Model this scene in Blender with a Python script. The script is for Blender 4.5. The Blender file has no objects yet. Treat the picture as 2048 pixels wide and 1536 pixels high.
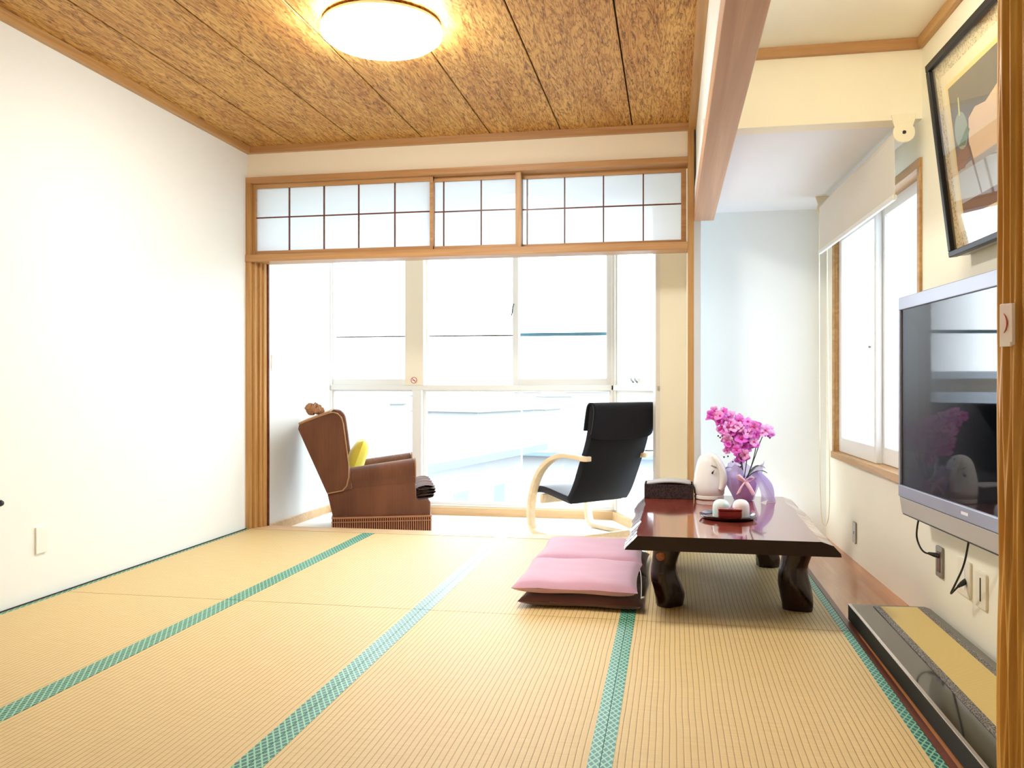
import bpy, bmesh, math, random
from mathutils import Vector, Matrix, noise

S = bpy.context.scene
C = S.collection
PI = math.pi

# ------------------------------------------------------------------ camera
cam_d = bpy.data.cameras.new('camera')
cam_d.sensor_width = 36.0
cam_d.lens = 1699.0 * 36.0 / 2048.0
cam_d.clip_start = 0.05
cam_d.clip_end = 3000
cam = bpy.data.objects.new('camera', cam_d)
C.objects.link(cam)
cam.location = (0, 0, 0.97)
cam.rotation_euler = (PI / 2, 0, math.atan(318.0 / 1699.0))
S.camera = cam

# ------------------------------------------------------------------ world and exposure
w = bpy.data.worlds.new('world')
S.world = w
w.use_nodes = True
nt = w.node_tree
nt.nodes.clear()
o_ = nt.nodes.new('ShaderNodeOutputWorld')
b_ = nt.nodes.new('ShaderNodeBackground')
b_.inputs['Color'].default_value = (0.84, 0.93, 1.0, 1)
b_.inputs['Strength'].default_value = 3.2
nt.links.new(b_.outputs[0], o_.inputs[0])
S.view_settings.view_transform = 'Standard'
S.view_settings.look = 'None'
S.view_settings.gamma = 1.0
S.view_settings.use_curve_mapping = False
S.view_settings.exposure = 1.4
S.cycles.max_bounces = 12
S.cycles.diffuse_bounces = 7
S.cycles.transparent_max_bounces = 24
S.cycles.sample_clamp_indirect = 8.0
S.cycles.caustics_reflective = False
S.cycles.caustics_refractive = False


def portal(loc, rot, sx, sy):
    l = bpy.data.lights.new('daylight_portal', 'AREA')
    l.shape = 'RECTANGLE'
    l.size, l.size_y = sx, sy
    l.cycles.is_portal = True
    o = bpy.data.objects.new('daylight_portal', l)
    C.objects.link(o)
    o.location = loc
    o.rotation_euler = rot


portal((-1.3, 6.3, 1.3), (PI / 2, 0, PI), 3.2, 2.6)
portal((1.3, 4.6, 1.2), (PI / 2, 0, PI / 2), 2.2, 1.8)

# ------------------------------------------------------------------ materials
MATS = {}


def srgb(r, g, b):
    f = lambda c: (c / 255 / 12.92) if c / 255 <= 0.04045 else ((c / 255 + 0.055) / 1.055) ** 2.4
    return (f(r), f(g), f(b), 1)


def mat(name, col, rough=0.6, metal=0.0, spec=0.5, emit=None, es=0.0, sheen=0.0, coat=0.0):
    m = bpy.data.materials.new(name)
    m.use_nodes = True
    b = m.node_tree.nodes['Principled BSDF']
    b.inputs['Base Color'].default_value = col if len(col) == 4 else (*col, 1)
    b.inputs['Roughness'].default_value = rough
    b.inputs['Metallic'].default_value = metal
    b.inputs['Specular IOR Level'].default_value = spec
    b.inputs['Sheen Weight'].default_value = sheen
    b.inputs['Coat Weight'].default_value = coat
    if emit:
        b.inputs['Emission Color'].default_value = emit
        b.inputs['Emission Strength'].default_value = es
    MATS[name] = m
    return m


class NB:
    """node helper on one material"""
    def __init__(s, m):
        s.m = m
        s.t = m.node_tree
        s.b = s.t.nodes['Principled BSDF']

    def n(s, kind, **kw):
        x = s.t.nodes.new(kind)
        for k, v in kw.items():
            if k in x.inputs:
                x.inputs[k].default_value = v
            else:
                setattr(x, k, v)
        return x

    def l(s, a, b):
        s.t.links.new(a, b)

    def pos(s, scale=(1, 1, 1), rot=(0, 0, 0), obj=True):
        tc = s.n('ShaderNodeTexCoord') if obj else s.n('ShaderNodeNewGeometry')
        mp = s.n('ShaderNodeMapping')
        mp.inputs['Scale'].default_value = scale
        mp.inputs['Rotation'].default_value = rot
        s.l(tc.outputs['Object'] if obj else tc.outputs['Position'], mp.inputs['Vector'])
        return mp.outputs[0]

    def ramp(s, src, stops):
        r = s.n('ShaderNodeValToRGB')
        e = r.color_ramp.elements
        while len(e) < len(stops):
            e.new(0.5)
        for i, (p, c) in enumerate(stops):
            e[i].position = p
            e[i].color = c
        s.l(src, r.inputs[0])
        return r.outputs[0]

    def bump(s, h, strength=0.3, dist=0.01):
        x = s.n('ShaderNodeBump')
        x.inputs['Strength'].default_value = strength
        x.inputs['Distance'].default_value = dist
        s.l(h, x.inputs['Height'])
        s.l(x.outputs[0], s.b.inputs['Normal'])


def wood(name, c1, c2, axis=1, scale=6, rough=0.45, bump=0.08, stretch=12, dark=None, world=True, spec=0.4, coat=0.0):
    m = mat(name, c1, rough, spec=spec, coat=coat)
    k = NB(m)
    sc = [scale * stretch / 3.0] * 3
    sc[axis] = scale / stretch * 2
    v = k.pos(sc, obj=not world)
    n1 = k.n('ShaderNodeTexNoise', Scale=1.0, Detail=6.0, Roughness=0.6, Distortion=1.2)
    k.l(v, n1.inputs['Vector'])
    mid = tuple((a + b) / 2 for a, b in zip(c1, c2))
    col = k.ramp(n1.outputs['Fac'], [(0.3, c2), (0.5, mid), (0.62, c1)] + ([(0.8, dark)] if dark else []))
    k.l(col, k.b.inputs['Base Color'])
    k.bump(n1.outputs['Fac'], bump, 0.005)
    return m


def fabric(name, c, rough=0.9, scale=400, amt=0.12, bump=0.25, sheen=0.3):
    m = mat(name, c, rough, sheen=sheen, spec=0.2)
    k = NB(m)
    n1 = k.n('ShaderNodeTexNoise', Scale=scale, Detail=3.0)
    k.l(k.pos(), n1.inputs['Vector'])
    d = tuple(x * (1 - amt) for x in c[:3]) + (1,)
    l = tuple(min(1, x * (1 + amt)) for x in c[:3]) + (1,)
    k.l(k.ramp(n1.outputs['Fac'], [(0.35, d), (0.65, l)]), k.b.inputs['Base Color'])
    k.bump(n1.outputs['Fac'], bump, 0.002)
    return m


def paint(name, c, bump=0.05):
    m = mat(name, c, 0.85, spec=0.2)
    k = NB(m)
    n1 = k.n('ShaderNodeTexNoise', Scale=220.0, Detail=3.0)
    k.l(k.pos(obj=False), n1.inputs['Vector'])
    k.bump(n1.outputs['Fac'], bump, 0.002)
    return m


def glassy(name, tint=(1, 1, 1, 1), gloss=0.08, translucent=0.0, tl=(0.95, 0.97, 1, 1)):
    m = bpy.data.materials.new(name)
    m.use_nodes = True
    t = m.node_tree
    t.nodes.clear()
    out = t.nodes.new('ShaderNodeOutputMaterial')
    tr = t.nodes.new('ShaderNodeBsdfTransparent')
    tr.inputs[0].default_value = tint
    last = tr.outputs[0]
    if translucent:
        ts = t.nodes.new('ShaderNodeBsdfTranslucent')
        ts.inputs[0].default_value = tl
        mx = t.nodes.new('ShaderNodeMixShader')
        mx.inputs[0].default_value = translucent
        t.links.new(last, mx.inputs[1])
        t.links.new(ts.outputs[0], mx.inputs[2])
        last = mx.outputs[0]
    gl = t.nodes.new('ShaderNodeBsdfGlossy')
    gl.inputs['Roughness'].default_value = 0.02
    fr = t.nodes.new('ShaderNodeLayerWeight')
    fr.inputs['Blend'].default_value = 0.5
    pw = t.nodes.new('ShaderNodeMath')
    pw.operation = 'POWER'
    pw.inputs[1].default_value = 4.0
    t.links.new(fr.outputs['Facing'], pw.inputs[0])
    mu = t.nodes.new('ShaderNodeMath')
    mu.operation = 'MULTIPLY_ADD'
    mu.inputs[1].default_value = 0.6
    mu.inputs[2].default_value = gloss * 0.5
    t.links.new(pw.outputs[0], mu.inputs[0])
    mx = t.nodes.new('ShaderNodeMixShader')
    t.links.new(mu.outputs[0], mx.inputs[0])
    t.links.new(last, mx.inputs[1])
    t.links.new(gl.outputs[0], mx.inputs[2])
    t.links.new(mx.outputs[0], out.inputs[0])
    MATS[name] = m
    return m


M_wall = paint('wall_white', srgb(237, 242, 241))
M_cream = paint('wall_cream', srgb(244, 237, 218))
M_creamw = paint('wall_right_cream', srgb(241, 238, 222))
M_ceilw = paint('ceiling_plain', srgb(243, 240, 230))
M_soffit = paint('soffit_white', srgb(238, 239, 242))
M_trim = wood('trim_wood', srgb(196, 156, 102), srgb(170, 126, 74), axis=1, scale=5, rough=0.4)
M_trimx = wood('trim_wood_across', srgb(196, 154, 106), srgb(172, 126, 80), axis=0, scale=5, rough=0.4)
M_trimz = wood('trim_wood_upright', srgb(196, 154, 98), srgb(170, 124, 70), axis=2, scale=5, rough=0.4)
M_trimpale = wood('baseboard_wood', srgb(216, 186, 146), srgb(198, 164, 120), axis=0, scale=4, rough=0.5)
M_beam = wood('beam_wood', srgb(206, 168, 136), srgb(186, 144, 112), axis=1, scale=3, rough=0.45, stretch=16)
M_board = wood('floorboard_wood', srgb(192, 132, 84), srgb(166, 104, 62), axis=1, scale=3, rough=0.25, coat=0.3)
M_darkwood = wood('dark_edge_wood', srgb(110, 55, 30), srgb(80, 36, 18), axis=1, scale=4, rough=0.35)
M_dark = mat('shadow_gap', srgb(50, 32, 20), 0.9)
M_white = mat('white_plastic', srgb(240, 240, 236), 0.4)
M_frame = mat('white_window_frame', srgb(230, 230, 228), 0.45)
M_framecream = mat('cream_window_pillar', srgb(236, 226, 206), 0.6)
M_glass = glassy('clear_glass', gloss=0.06)
M_frost = glassy('frosted_glass', gloss=0.03, translucent=0.95, tl=(0.70, 0.74, 0.78, 1))
M_frosttr = glassy('frosted_transom_glass', gloss=0.03, translucent=0.85)
M_black = mat('black_plastic', srgb(14, 14, 16), 0.35)
M_metal = mat('brushed_metal', srgb(170, 168, 160), 0.35, metal=0.9)

# ceiling boards
m = mat('ceiling_boards', srgb(206, 150, 78), 0.5, spec=0.35)
k = NB(m)
n0 = k.n('ShaderNodeTexNoise', Scale=1.0, Detail=3.0, Distortion=0.8)
k.l(k.pos((6, 1.6, 6), obj=False), n0.inputs['Vector'])
n1 = k.n('ShaderNodeTexNoise', Scale=1.0, Detail=7.0, Roughness=0.72, Distortion=2.2)
k.l(k.pos((50, 6.5, 50), obj=False), n1.inputs['Vector'])
n2 = k.n('ShaderNodeTexNoise', Scale=1.0, Detail=2.0, Roughness=0.5, Distortion=3.5)
k.l(k.pos((16, 1.8, 16), obj=False), n2.inputs['Vector'])
base = k.ramp(n0.outputs['Fac'], [(0.35, srgb(222, 178, 104)), (0.65, srgb(204, 152, 80))])
flk = k.ramp(n1.outputs['Fac'], [(0.50, (1, 1, 1, 1)), (0.60, (0.30, 0.20, 0.09, 1))])
flk2 = k.ramp(n2.outputs['Fac'], [(0.42, (1, 1, 1, 1)), (0.5, (0.58, 0.46, 0.30, 1)), (0.58, (1, 1, 1, 1))])
x1 = k.n('ShaderNodeMix', data_type='RGBA', blend_type='MULTIPLY')
x1.inputs[0].default_value = 0.9
k.l(base, x1.inputs[6]); k.l(flk, x1.inputs[7])
x2 = k.n('ShaderNodeMix', data_type='RGBA', blend_type='MULTIPLY')
x2.inputs[0].default_value = 0.9
k.l(x1.outputs[2], x2.inputs[6]); k.l(flk2, x2.inputs[7])
k.l(x2.outputs[2], k.b.inputs['Base Color'])
M_ceil = m

# tatami weave: fine ribs along the length, darker cord lines between them
m = mat('tatami_rush', srgb(222, 184, 118), 0.55, spec=0.35)
k = NB(m)
sep = k.n('ShaderNodeSeparateXYZ')
k.l(k.pos(obj=False), sep.inputs[0])
mu = k.n('ShaderNodeMath', operation='MULTIPLY'); mu.inputs[1].default_value = 1 / 0.0185
k.l(sep.outputs[0], mu.inputs[0])
nz = k.n('ShaderNodeTexNoise', Scale=3.0, Detail=1.0)
k.l(k.pos((1, 1, 1), obj=False), nz.inputs['Vector'])
wob = k.n('ShaderNodeMath', operation='MULTIPLY_ADD'); wob.inputs[1].default_value = 0.35
k.l(nz.outputs['Fac'], wob.inputs[0]); k.l(mu.outputs[0], wob.inputs[2])
fr = k.n('ShaderNodeMath', operation='FRACT')
k.l(wob.outputs[0], fr.inputs[0])
line = k.ramp(fr.outputs[0], [(0.0, (0, 0, 0, 1)), (0.05, (0.2, 0.2, 0.2, 1)), (0.13, (1, 1, 1, 1)), (0.87, (1, 1, 1, 1)), (0.95, (0.2, 0.2, 0.2, 1)), (1.0, (0, 0, 0, 1))])
nn = k.n('ShaderNodeTexNoise', Scale=1.0, Detail=4.0, Roughness=0.6)
k.l(k.pos((9, 260, 9), obj=False), nn.inputs['Vector'])
straw = k.ramp(nn.outputs['Fac'], [(0.3, srgb(206, 180, 124)), (0.7, srgb(222, 198, 146))])
mx = k.n('ShaderNodeMix', data_type='RGBA', blend_type='MULTIPLY')
mx.inputs[0].default_value = 1.0
lr = k.ramp(line, [(0.0, (0.45, 0.36, 0.27, 1)), (0.6, (1, 1, 1, 1))])
k.l(straw, mx.inputs[6]); k.l(lr, mx.inputs[7])
k.l(mx.outputs[2], k.b.inputs['Base Color'])
k.bump(line, 0.35, 0.002)
M_tatami = m

# cloth border of the mats: green lattice
m = mat('tatami_border_cloth', srgb(60, 140, 110), 0.42, spec=0.6)
k = NB(m)
v = k.pos(obj=False)
sp = k.n('ShaderNodeSeparateXYZ'); k.l(v, sp.inputs[0])
def lattice(sign):
    a = k.n('ShaderNodeMath', operation='MULTIPLY'); a.inputs[1].default_value = sign * 1.0
    k.l(sp.outputs[0], a.inputs[0])
    b = k.n('ShaderNodeMath', operation='MULTIPLY_ADD'); b.inputs[1].default_value = 0.55
    k.l(sp.outputs[1], b.inputs[0]); k.l(a.outputs[0], b.inputs[2])
    c = k.n('ShaderNodeMath', operation='MULTIPLY'); c.inputs[1].default_value = 50
    k.l(b.outputs[0], c.inputs[0])
    d = k.n('ShaderNodeMath', operation='FRACT'); k.l(c.outputs[0], d.inputs[0])
    return k.ramp(d.outputs[0], [(0.0, (0, 0, 0, 1)), (0.20, (0, 0, 0, 1)), (0.28, (1, 1, 1, 1)), (0.94, (1, 1, 1, 1)), (1.0, (0, 0, 0, 1))])
la, lb = lattice(1), lattice(-1)
mm = k.n('ShaderNodeMath', operation='MULTIPLY'); k.l(la, mm.inputs[0]); k.l(lb, mm.inputs[1])
k.l(k.ramp(mm.outputs[0], [(0.2, srgb(132, 196, 160)), (0.8, srgb(16, 98, 92))]), k.b.inputs['Base Color'])
M_heri = m


# ------------------------------------------------------------------ geometry helpers
class MB:
    def __init__(s):
        s.v = []
        s.f = []

    def add(s, vs, fs):
        n = len(s.v)
        s.v += [tuple(v) for v in vs]
        s.f += [tuple(i + n for i in f) for f in fs]
        return s

    def box(s, x0, x1, y0, y1, z0, z1, fn=None):
        vs = [(x, y, z) for x in (x0, x1) for y in (y0, y1) for z in (z0, z1)]
        if fn:
            vs = [fn(*v) for v in vs]
        return s.add(vs, [(0, 1, 3, 2), (4, 6, 7, 5), (0, 4, 5, 1), (2, 3, 7, 6), (0, 2, 6, 4), (1, 5, 7, 3)])

    def prism(s, poly, a, b, fn):
        """poly of 2-D points swept from a to b; fn(p, q, t) -> xyz"""
        n = len(poly)
        vs = [fn(p, q, a) for p, q in poly] + [fn(p, q, b) for p, q in poly]
        fs = [tuple(range(n)), tuple(range(2 * n - 1, n - 1, -1))]
        fs += [(i, i + n, (i + 1) % n + n, (i + 1) % n) for i in range(n)]
        return s.add(vs, fs)

    def lathe(s, prof, seg=32, c=(0, 0, 0), fn=None):
        vs, fs = [], []
        for r, z in prof:
            for i in range(seg):
                a = 2 * PI * i / seg
                p = (r * math.cos(a), r * math.sin(a), z)
                if fn:
                    p = fn(p, a)
                vs.append((p[0] + c[0], p[1] + c[1], p[2] + c[2]))
        m_ = len(prof)
        for j in range(m_ - 1):
            for i in range(seg):
                fs.append((j * seg + i, j * seg + (i + 1) % seg, (j + 1) * seg + (i + 1) % seg, (j + 1) * seg + i))
        fs.append(tuple(range(seg))[::-1])
        fs.append(tuple((m_ - 1) * seg + i for i in range(seg)))
        return s.add(vs, fs)

    def tube(s, pts, r, seg=10):
        pts = [Vector(p) for p in pts]
        n = len(pts)
        rs = r if isinstance(r, (list, tuple)) else [r] * n
        vs, fs = [], []
        up = Vector((0, 0, 1))
        d0 = (pts[1] - pts[0]).normalized()
        if abs(d0.dot(up)) > 0.95:
            up = Vector((1, 0, 0))
        for i, p in enumerate(pts):
            d = (pts[min(i + 1, n - 1)] - pts[max(i - 1, 0)]).normalized()
            a = d.cross(up)
            if a.length < 1e-4:
                a = d.cross(Vector((0, 1, 0)))
            a.normalize()
            b = a.cross(d).normalized()
            up = b
            for j in range(seg):
                t = 2 * PI * j / seg
                vs.append(p + (a * math.cos(t) + b * math.sin(t)) * rs[i])
        for i in range(n - 1):
            for j in range(seg):
                fs.append((i * seg + j, i * seg + (j + 1) % seg, (i + 1) * seg + (j + 1) % seg, (i + 1) * seg + j))
        fs.append(tuple(range(seg))[::-1])
        fs.append(tuple((n - 1) * seg + j for j in range(seg)))
        return s.add(vs, fs)

    def grid(s, nu, nv, fn, closed_u=False):
        vs = [fn(i / (nu if closed_u else nu - 1), j / (nv - 1)) for j in range(nv) for i in range(nu)]
        fs = []
        for j in range(nv - 1):
            for i in range(nu if closed_u else nu - 1):
                i2 = (i + 1) % nu
                fs.append((j * nu + i, j * nu + i2, (j + 1) * nu + i2, (j + 1) * nu + i))
        return s.add(vs, fs)

    def sweep(s, path, half_t, y0, y1, fn):
        """a flat strip: path of (p, z) centre points with half thickness, from y0 to y1"""
        n = len(path)
        L, R = [], []
        for i, (p, z) in enumerate(path):
            a = path[max(i - 1, 0)]
            b = path[min(i + 1, n - 1)]
            dx, dz = b[0] - a[0], b[1] - a[1]
            l = math.hypot(dx, dz) or 1
            h = half_t[i] if isinstance(half_t, list) else half_t
            L.append((p - dz / l * h, z + dx / l * h))
            R.append((p + dz / l * h, z - dx / l * h))
        vs = []
        for (a, b) in zip(L, R):
            vs += [fn(a[0], y0, a[1]), fn(a[0], y1, a[1]), fn(b[0], y1, b[1]), fn(b[0], y0, b[1])]
        fs = [(0, 1, 2, 3), (4 * n - 1, 4 * n - 2, 4 * n - 3, 4 * n - 4)]
        for i in range(n - 1):
            for j in range(4):
                fs.append((4 * i + j, 4 * i + 4 + j, 4 * i + 4 + (j + 1) % 4, 4 * i + (j + 1) % 4))
        return s.add(vs, fs)

    def build(s, name, m, parent=None, smooth=False, bevel=0.0, subsurf=0, seg=2, origin=None, auto=35):
        me = bpy.data.meshes.new(name)
        off = Vector(origin) if origin else None
        me.from_pydata([tuple(Vector(v) - off) for v in s.v] if off else s.v, [], s.f)
        bm = bmesh.new()
        bm.from_mesh(me)
        bmesh.ops.recalc_face_normals(bm, faces=bm.faces)
        bm.to_mesh(me)
        bm.free()
        me.materials.append(m)
        o = bpy.data.objects.new(name, me)
        C.objects.link(o)
        if parent:
            o.parent = parent
        elif off:
            o.location = off
        if smooth:
            for p in me.polygons:
                p.use_smooth = True
        if bevel:
            b = o.modifiers.new('bevel', 'BEVEL')
            b.width = bevel
            b.segments = seg
            b.limit_method = 'ANGLE'
            b.angle_limit = math.radians(40)
        if subsurf:
            u = o.modifiers.new('subsurf', 'SUBSURF')
            u.levels = u.render_levels = subsurf
        if smooth and not subsurf:
            sm = o.modifiers.new('edges', 'EDGE_SPLIT')
            sm.split_angle = math.radians(auto)
        return o


def empty(name, loc=(0, 0, 0), rz=0.0):
    o = bpy.data.objects.new(name, None)
    C.objects.link(o)
    o.location = loc
    o.rotation_euler = (0, 0, rz)
    o.empty_display_size = 0.05
    return o


def tag(o, label, cat, group=None, kind=None):
    o['label'] = label
    o['category'] = cat
    if group:
        o['group'] = group
    if kind:
        o['kind'] = kind
    return o


def struct(o, label=None):
    o['kind'] = 'structure'
    if label:
        o['label'] = label
    return o


def box(name, x0, x1, y0, y1, z0, z1, m, parent=None, bevel=0.0, fn=None, **kw):
    return MB().box(x0, x1, y0, y1, z0, z1, fn).build(name, m, parent, bevel=bevel, **kw)


def copy_tree(o, parent=None):
    c = o.copy()
    C.objects.link(c)
    c.parent = parent
    for ch in list(o.children):
        copy_tree(ch, c)
    return c


def chaikin(pts, n=2):
    for _ in range(n):
        q = [pts[0]]
        for a, b in zip(pts[:-1], pts[1:]):
            q.append(tuple(x * 0.75 + y * 0.25 for x, y in zip(a, b)))
            q.append(tuple(x * 0.25 + y * 0.75 for x, y in zip(a, b)))
        q.append(pts[-1])
        pts = q
    return pts


def rrect(x0, x1, z0, z1, r, n=5):
    p = []
    for cx, cz, a0 in ((x1 - r, z1 - r, 0), (x0 + r, z1 - r, 90), (x0 + r, z0 + r, 180), (x1 - r, z0 + r, 270)):
        for i in range(n + 1):
            a = math.radians(a0 + 90 * i / n)
            p.append((cx + r * math.cos(a), cz + r * math.sin(a)))
    return p


XZ = lambda p, q, t: (p, t, q)
YZ = lambda p, q, t: (t, p, q)
XY = lambda p, q, t: (p, q, t)

# right wall: runs slightly askew to the room
KR = -0.065 / 1.9
def xr(y):
    return 1.03 + (y - 3.8) * KR
def RW(off, y, z):
    """off = distance into the room from the right wall's face"""
    return (xr(y) - off, y, z)


# ------------------------------------------------------------------ room shell
YB = 5.29       # plane of the wooden opening
YW = 6.59       # window wall of the sunroom
ZS = -0.075     # sunroom floor, a step below the mats
fx = lambda x: x * 1.0768
fz = lambda z: 0.97 + (z - 0.97) * 1.0768
ZC = 2.555
Y0 = -1.2

struct(box('wall_left', -2.92, -2.80, Y0, YB + 0.1, -0.06, 2.62, M_wall))
struct(box('wall_rear', -2.92, 1.3, Y0 - 0.1, Y0, -0.06, 2.62, M_creamw))
struct(box('wall_back_upper', -2.80, 0.10, YB, YB + 0.10, 2.352, 2.62, M_cream))
struct(MB().prism([(-2.92, YB + 0.10), (-2.775, YB + 0.10), (-2.745, YW + 0.1), (-2.92, YW + 0.1)], -0.14, 2.62, XY).build('wall_sunroom_left', M_wall))
# cream pier and angled facet on the sunroom's right
struct(box('wall_sunroom_pier', -0.072, 0.13, 5.72, 5.80, -0.14, 2.62, M_creamw))
# floor slabs
struct(box('floor', -2.92, 0.69, Y0, YB + 0.02, -0.12, -0.05, M_dark))
struct(MB().prism([(-2.80, YB + 0.02), (0.12, YB + 0.02), (0.12, 5.73), (-0.05, 5.73), (-0.41, YW + 0.05), (-2.80, YW + 0.05)], -0.16, ZS, XY).build('floor_sunroom', mat('sunroom_carpet', srgb(240, 236, 226), 0.6)))
bo = struct(box('floor_board_strip', 0.69, 1.2, Y0, 5.68, -0.12, 0.0, M_board, bevel=0.002))
struct(box('trim_1', 0.690, 0.712, Y0, 5.3, -0.004, 0.003, M_darkwood))
# threshold
struct(box('trim_2', -2.80, 0.12, YB - 0.03, YB + 0.12, -0.09, 0.002, M_trimpale))

# ceiling of boards
mb = MB()
seams = [-2.80, -2.448, -2.018, -1.572, -1.126, -0.678, -0.234, 0.125]
for a, b in zip(seams[:-1], seams[1:]):
    mb.box(a + 0.004, b - 0.004, Y0, YB, ZC, ZC + 0.02)
ce = struct(mb.build('ceiling', M_ceil, bevel=0.0015, seg=1))
box('ceiling_gap', -2.92, 0.25, Y0, YB + 0.1, ZC + 0.012, ZC + 0.07, M_dark, parent=ce)
struct(box('ceiling_side', 0.24, 1.3, Y0, 3.81, 2.41, 2.50, M_ceilw))
struct(box('ceiling_sunroom', -2.9, 0.13, YB + 0.1, YW + 0.3, 2.45, 2.55, M_soffit))
struct(box('ceiling_alcove', 0.14, 1.2, 3.90, 5.80, 2.08, 2.16, M_soffit))
# drop wall and beam
struct(box('wall_drop', 0.15, 0.245, Y0, YB + 0.1, 2.05, 2.62, M_wall))
struct(box('wall_drop_end', 0.12, 0.245, YB + 0.04, YB + 0.2, 2.09, 2.62, M_wall))
struct(box('trim_beam', 0.138, 0.256, Y0, YB + 0.02, 1.965, 2.06, M_beam, bevel=0.003))
# bulkhead above alcove
struct(box('wall_bulkhead', 0.24, 1.3, 3.80, 3.90, 2.078, 2.5, M_cream))
struct(box('wall_alcove_back', 0.13, 1.2, 5.66, 5.78, -0.06, 2.2, M_wall))
struct(box('wall_alcove_return', 0.137, 0.18, YB + 0.06, 5.66, -0.14, 2.2, M_wall))
struct(box('wall_sunroom_return', 0.10, 0.137, YB + 0.12, 5.72, -0.14, 2.62, M_creamw))
# right wall with a window opening
WY0, WY1, WZ0, WZ1 = 3.83, 5.40, 0.56, 1.88
mb = MB()
for a in ((Y0, WY0, -0.06, 2.5), (WY1, 5.75, -0.06, 2.5), (WY0, WY1, -0.06, WZ0), (WY0, WY1, WZ1, 2.5)):
    mb.box(-0.14, 0.0, a[0], a[1], a[2], a[3], RW)
struct(mb.build('wall_right', M_creamw))

# ceiling and wall trims
struct(box('trim_3', -2.80, -2.765, Y0, YB, 2.513, ZC, M_trim))
struct(box('trim_4', -2.765, 0.105, YB - 0.035, YB, 2.513, ZC, M_trimx))
struct(box('trim_5', 0.105, 0.15, Y0, YB, 2.513, ZC, M_trim))
struct(box('trim_6', 0.256, 1.02, 3.775, 3.80, 2.367, 2.41, M_trimx))
struct(MB().box(0.0, 0.025, Y0, 3.78, 2.367, 2.41, RW).build('trim_7', M_trim))
struct(box('trim_8', -2.80, -2.79, Y0, YB, -0.004, 0.004, M_dark))
# header, kamoi, posts of the opening
struct(box('trim_9', -2.80, 0.10, YB - 0.03, YB + 0.11, 2.312, 2.352, M_trimx, bevel=0.002))
struct(box('trim_10', -2.80, 0.10, YB - 0.035, YB + 0.12, 1.787, 1.834, M_trimx, bevel=0.002))
mb = MB()
mb.box(-2.80, -2.765, YB - 0.028, YB + 0.118, 0, 2.3505)
mb.box(-2.765, -2.745, YB + 0.0, YB + 0.12, 0, 2.33)
mb.box(-2.745, -2.728, YB + 0.04, YB + 0.12, 0, 1.80)
mb.box(-2.728, -2.712, YB + 0.07, YB + 0.12, 0, 1.80)
struct(mb.build('trim_11', M_trimz, bevel=0.0015))
box('trim_11_groove', -2.765, -2.70, YB + 0.105, YB + 0.118, 0, 1.80, M_darkwood, parent=bpy.data.objects['trim_11'])
struct(box('trim_12', 0.100, 0.137, YB - 0.03, YB + 0.12, 0, 2.515, M_trimz, bevel=0.002))

# baseboards in the sunroom
struct(MB().prism([(-2.775, YB + 0.1), (-2.757, YB + 0.1), (-2.727, YW), (-2.745, YW)], ZS, ZS + 0.06, XY).build('baseboard_left', M_trimpale))
struct(box('baseboard_back', -2.745, -0.41, YW - 0.03, YW, ZS, ZS + 0.062, M_trimpale))
struct(MB().prism([(-0.42, YW - 0.02), (-0.445, YW - 0.03), (-0.097, 5.712), (-0.072, 5.72)], ZS, ZS + 0.062, XY).build('baseboard_right', M_trimpale))
struct(box('baseboard_pier', -0.072, 0.10, 5.70, 5.72, ZS, ZS + 0.062, M_trimpale))

# ------------------------------------------------------------------ transom sashes (ranma)
def sash(idx, x0, x1, y, bars, stile0, stile1, label, z0=1.834, z1=2.312):
    fr = MB()
    t = 0.030
    fr.box(x0, x1, y, y + 0.022, z1 - t, z1)
    fr.box(x0, x1, y, y + 0.022, z0, z0 + t)
    if stile0: fr.box(x0, x0 + stile0, y - 0.001, y + 0.023, z0, z1)
    if stile1: fr.box(x1 - stile1, x1, y - 0.001, y + 0.023, z0, z1)
    f = struct(fr.build('window_%d' % idx, M_trimx, bevel=0.001), label)
    la = MB()
    for b in bars:
        la.box(b - 0.004, b + 0.004, y + 0.001, y + 0.012, z0 + t, z1 - t)
    la.box(x0 + stile0, x1 - stile1, y + 0.003, y + 0.011, 2.083, 2.091)
    la.build('lattice', M_darkwood, f)
    box('glass', x0 + stile0, x1 - stile1, y + 0.014, y + 0.017, z0 + t, z1 - t, M_frosttr, parent=f)
    return f

sash(1, -2.765, -1.511, 5.30, (-2.506, -2.260, -2.018, -1.770), 0.022, 0.022, 'left sliding frosted transom sash with thin dark lattice')
sash(2, -1.533, -0.936, 5.33, (-1.449, -1.200), 0.022, 0.022, 'middle sliding frosted transom sash with thin dark lattice')
sash(3, -0.955, 0.092, 5.36, (-0.905, -0.664, -0.418, -0.170), 0.02, 0.03, 'right sliding frosted transom sash with thin dark lattice')
box('trim_13', -0.968, -0.934, YB, 5.325, 1.834, 2.312, M_trimz)
struct(bpy.data.objects['trim_13'])

# ------------------------------------------------------------------ sunroom windows
def window(idx, x0, x1, z0, z1, y, l, r, b, t, m=M_frame, label=None, depth=0.05):
    f = MB()
    f.box(x0, x0 + l, y, y + depth, z0, z1)
    f.box(x1 - r, x1, y, y + depth, z0, z1)
    f.box(x0 + l, x1 - r, y, y + depth, z0, z0 + b)
    f.box(x0 + l, x1 - r, y, y + depth, z1 - t, z1)
    o = struct(f.build('window_%d' % idx, m, bevel=0.003), label)
    box('glass', x0 + l, x1 - r, y + depth * 0.5, y + depth * 0.5 + 0.004, z0 + b, z1 - t, M_glass, parent=o)
    return o

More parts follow.
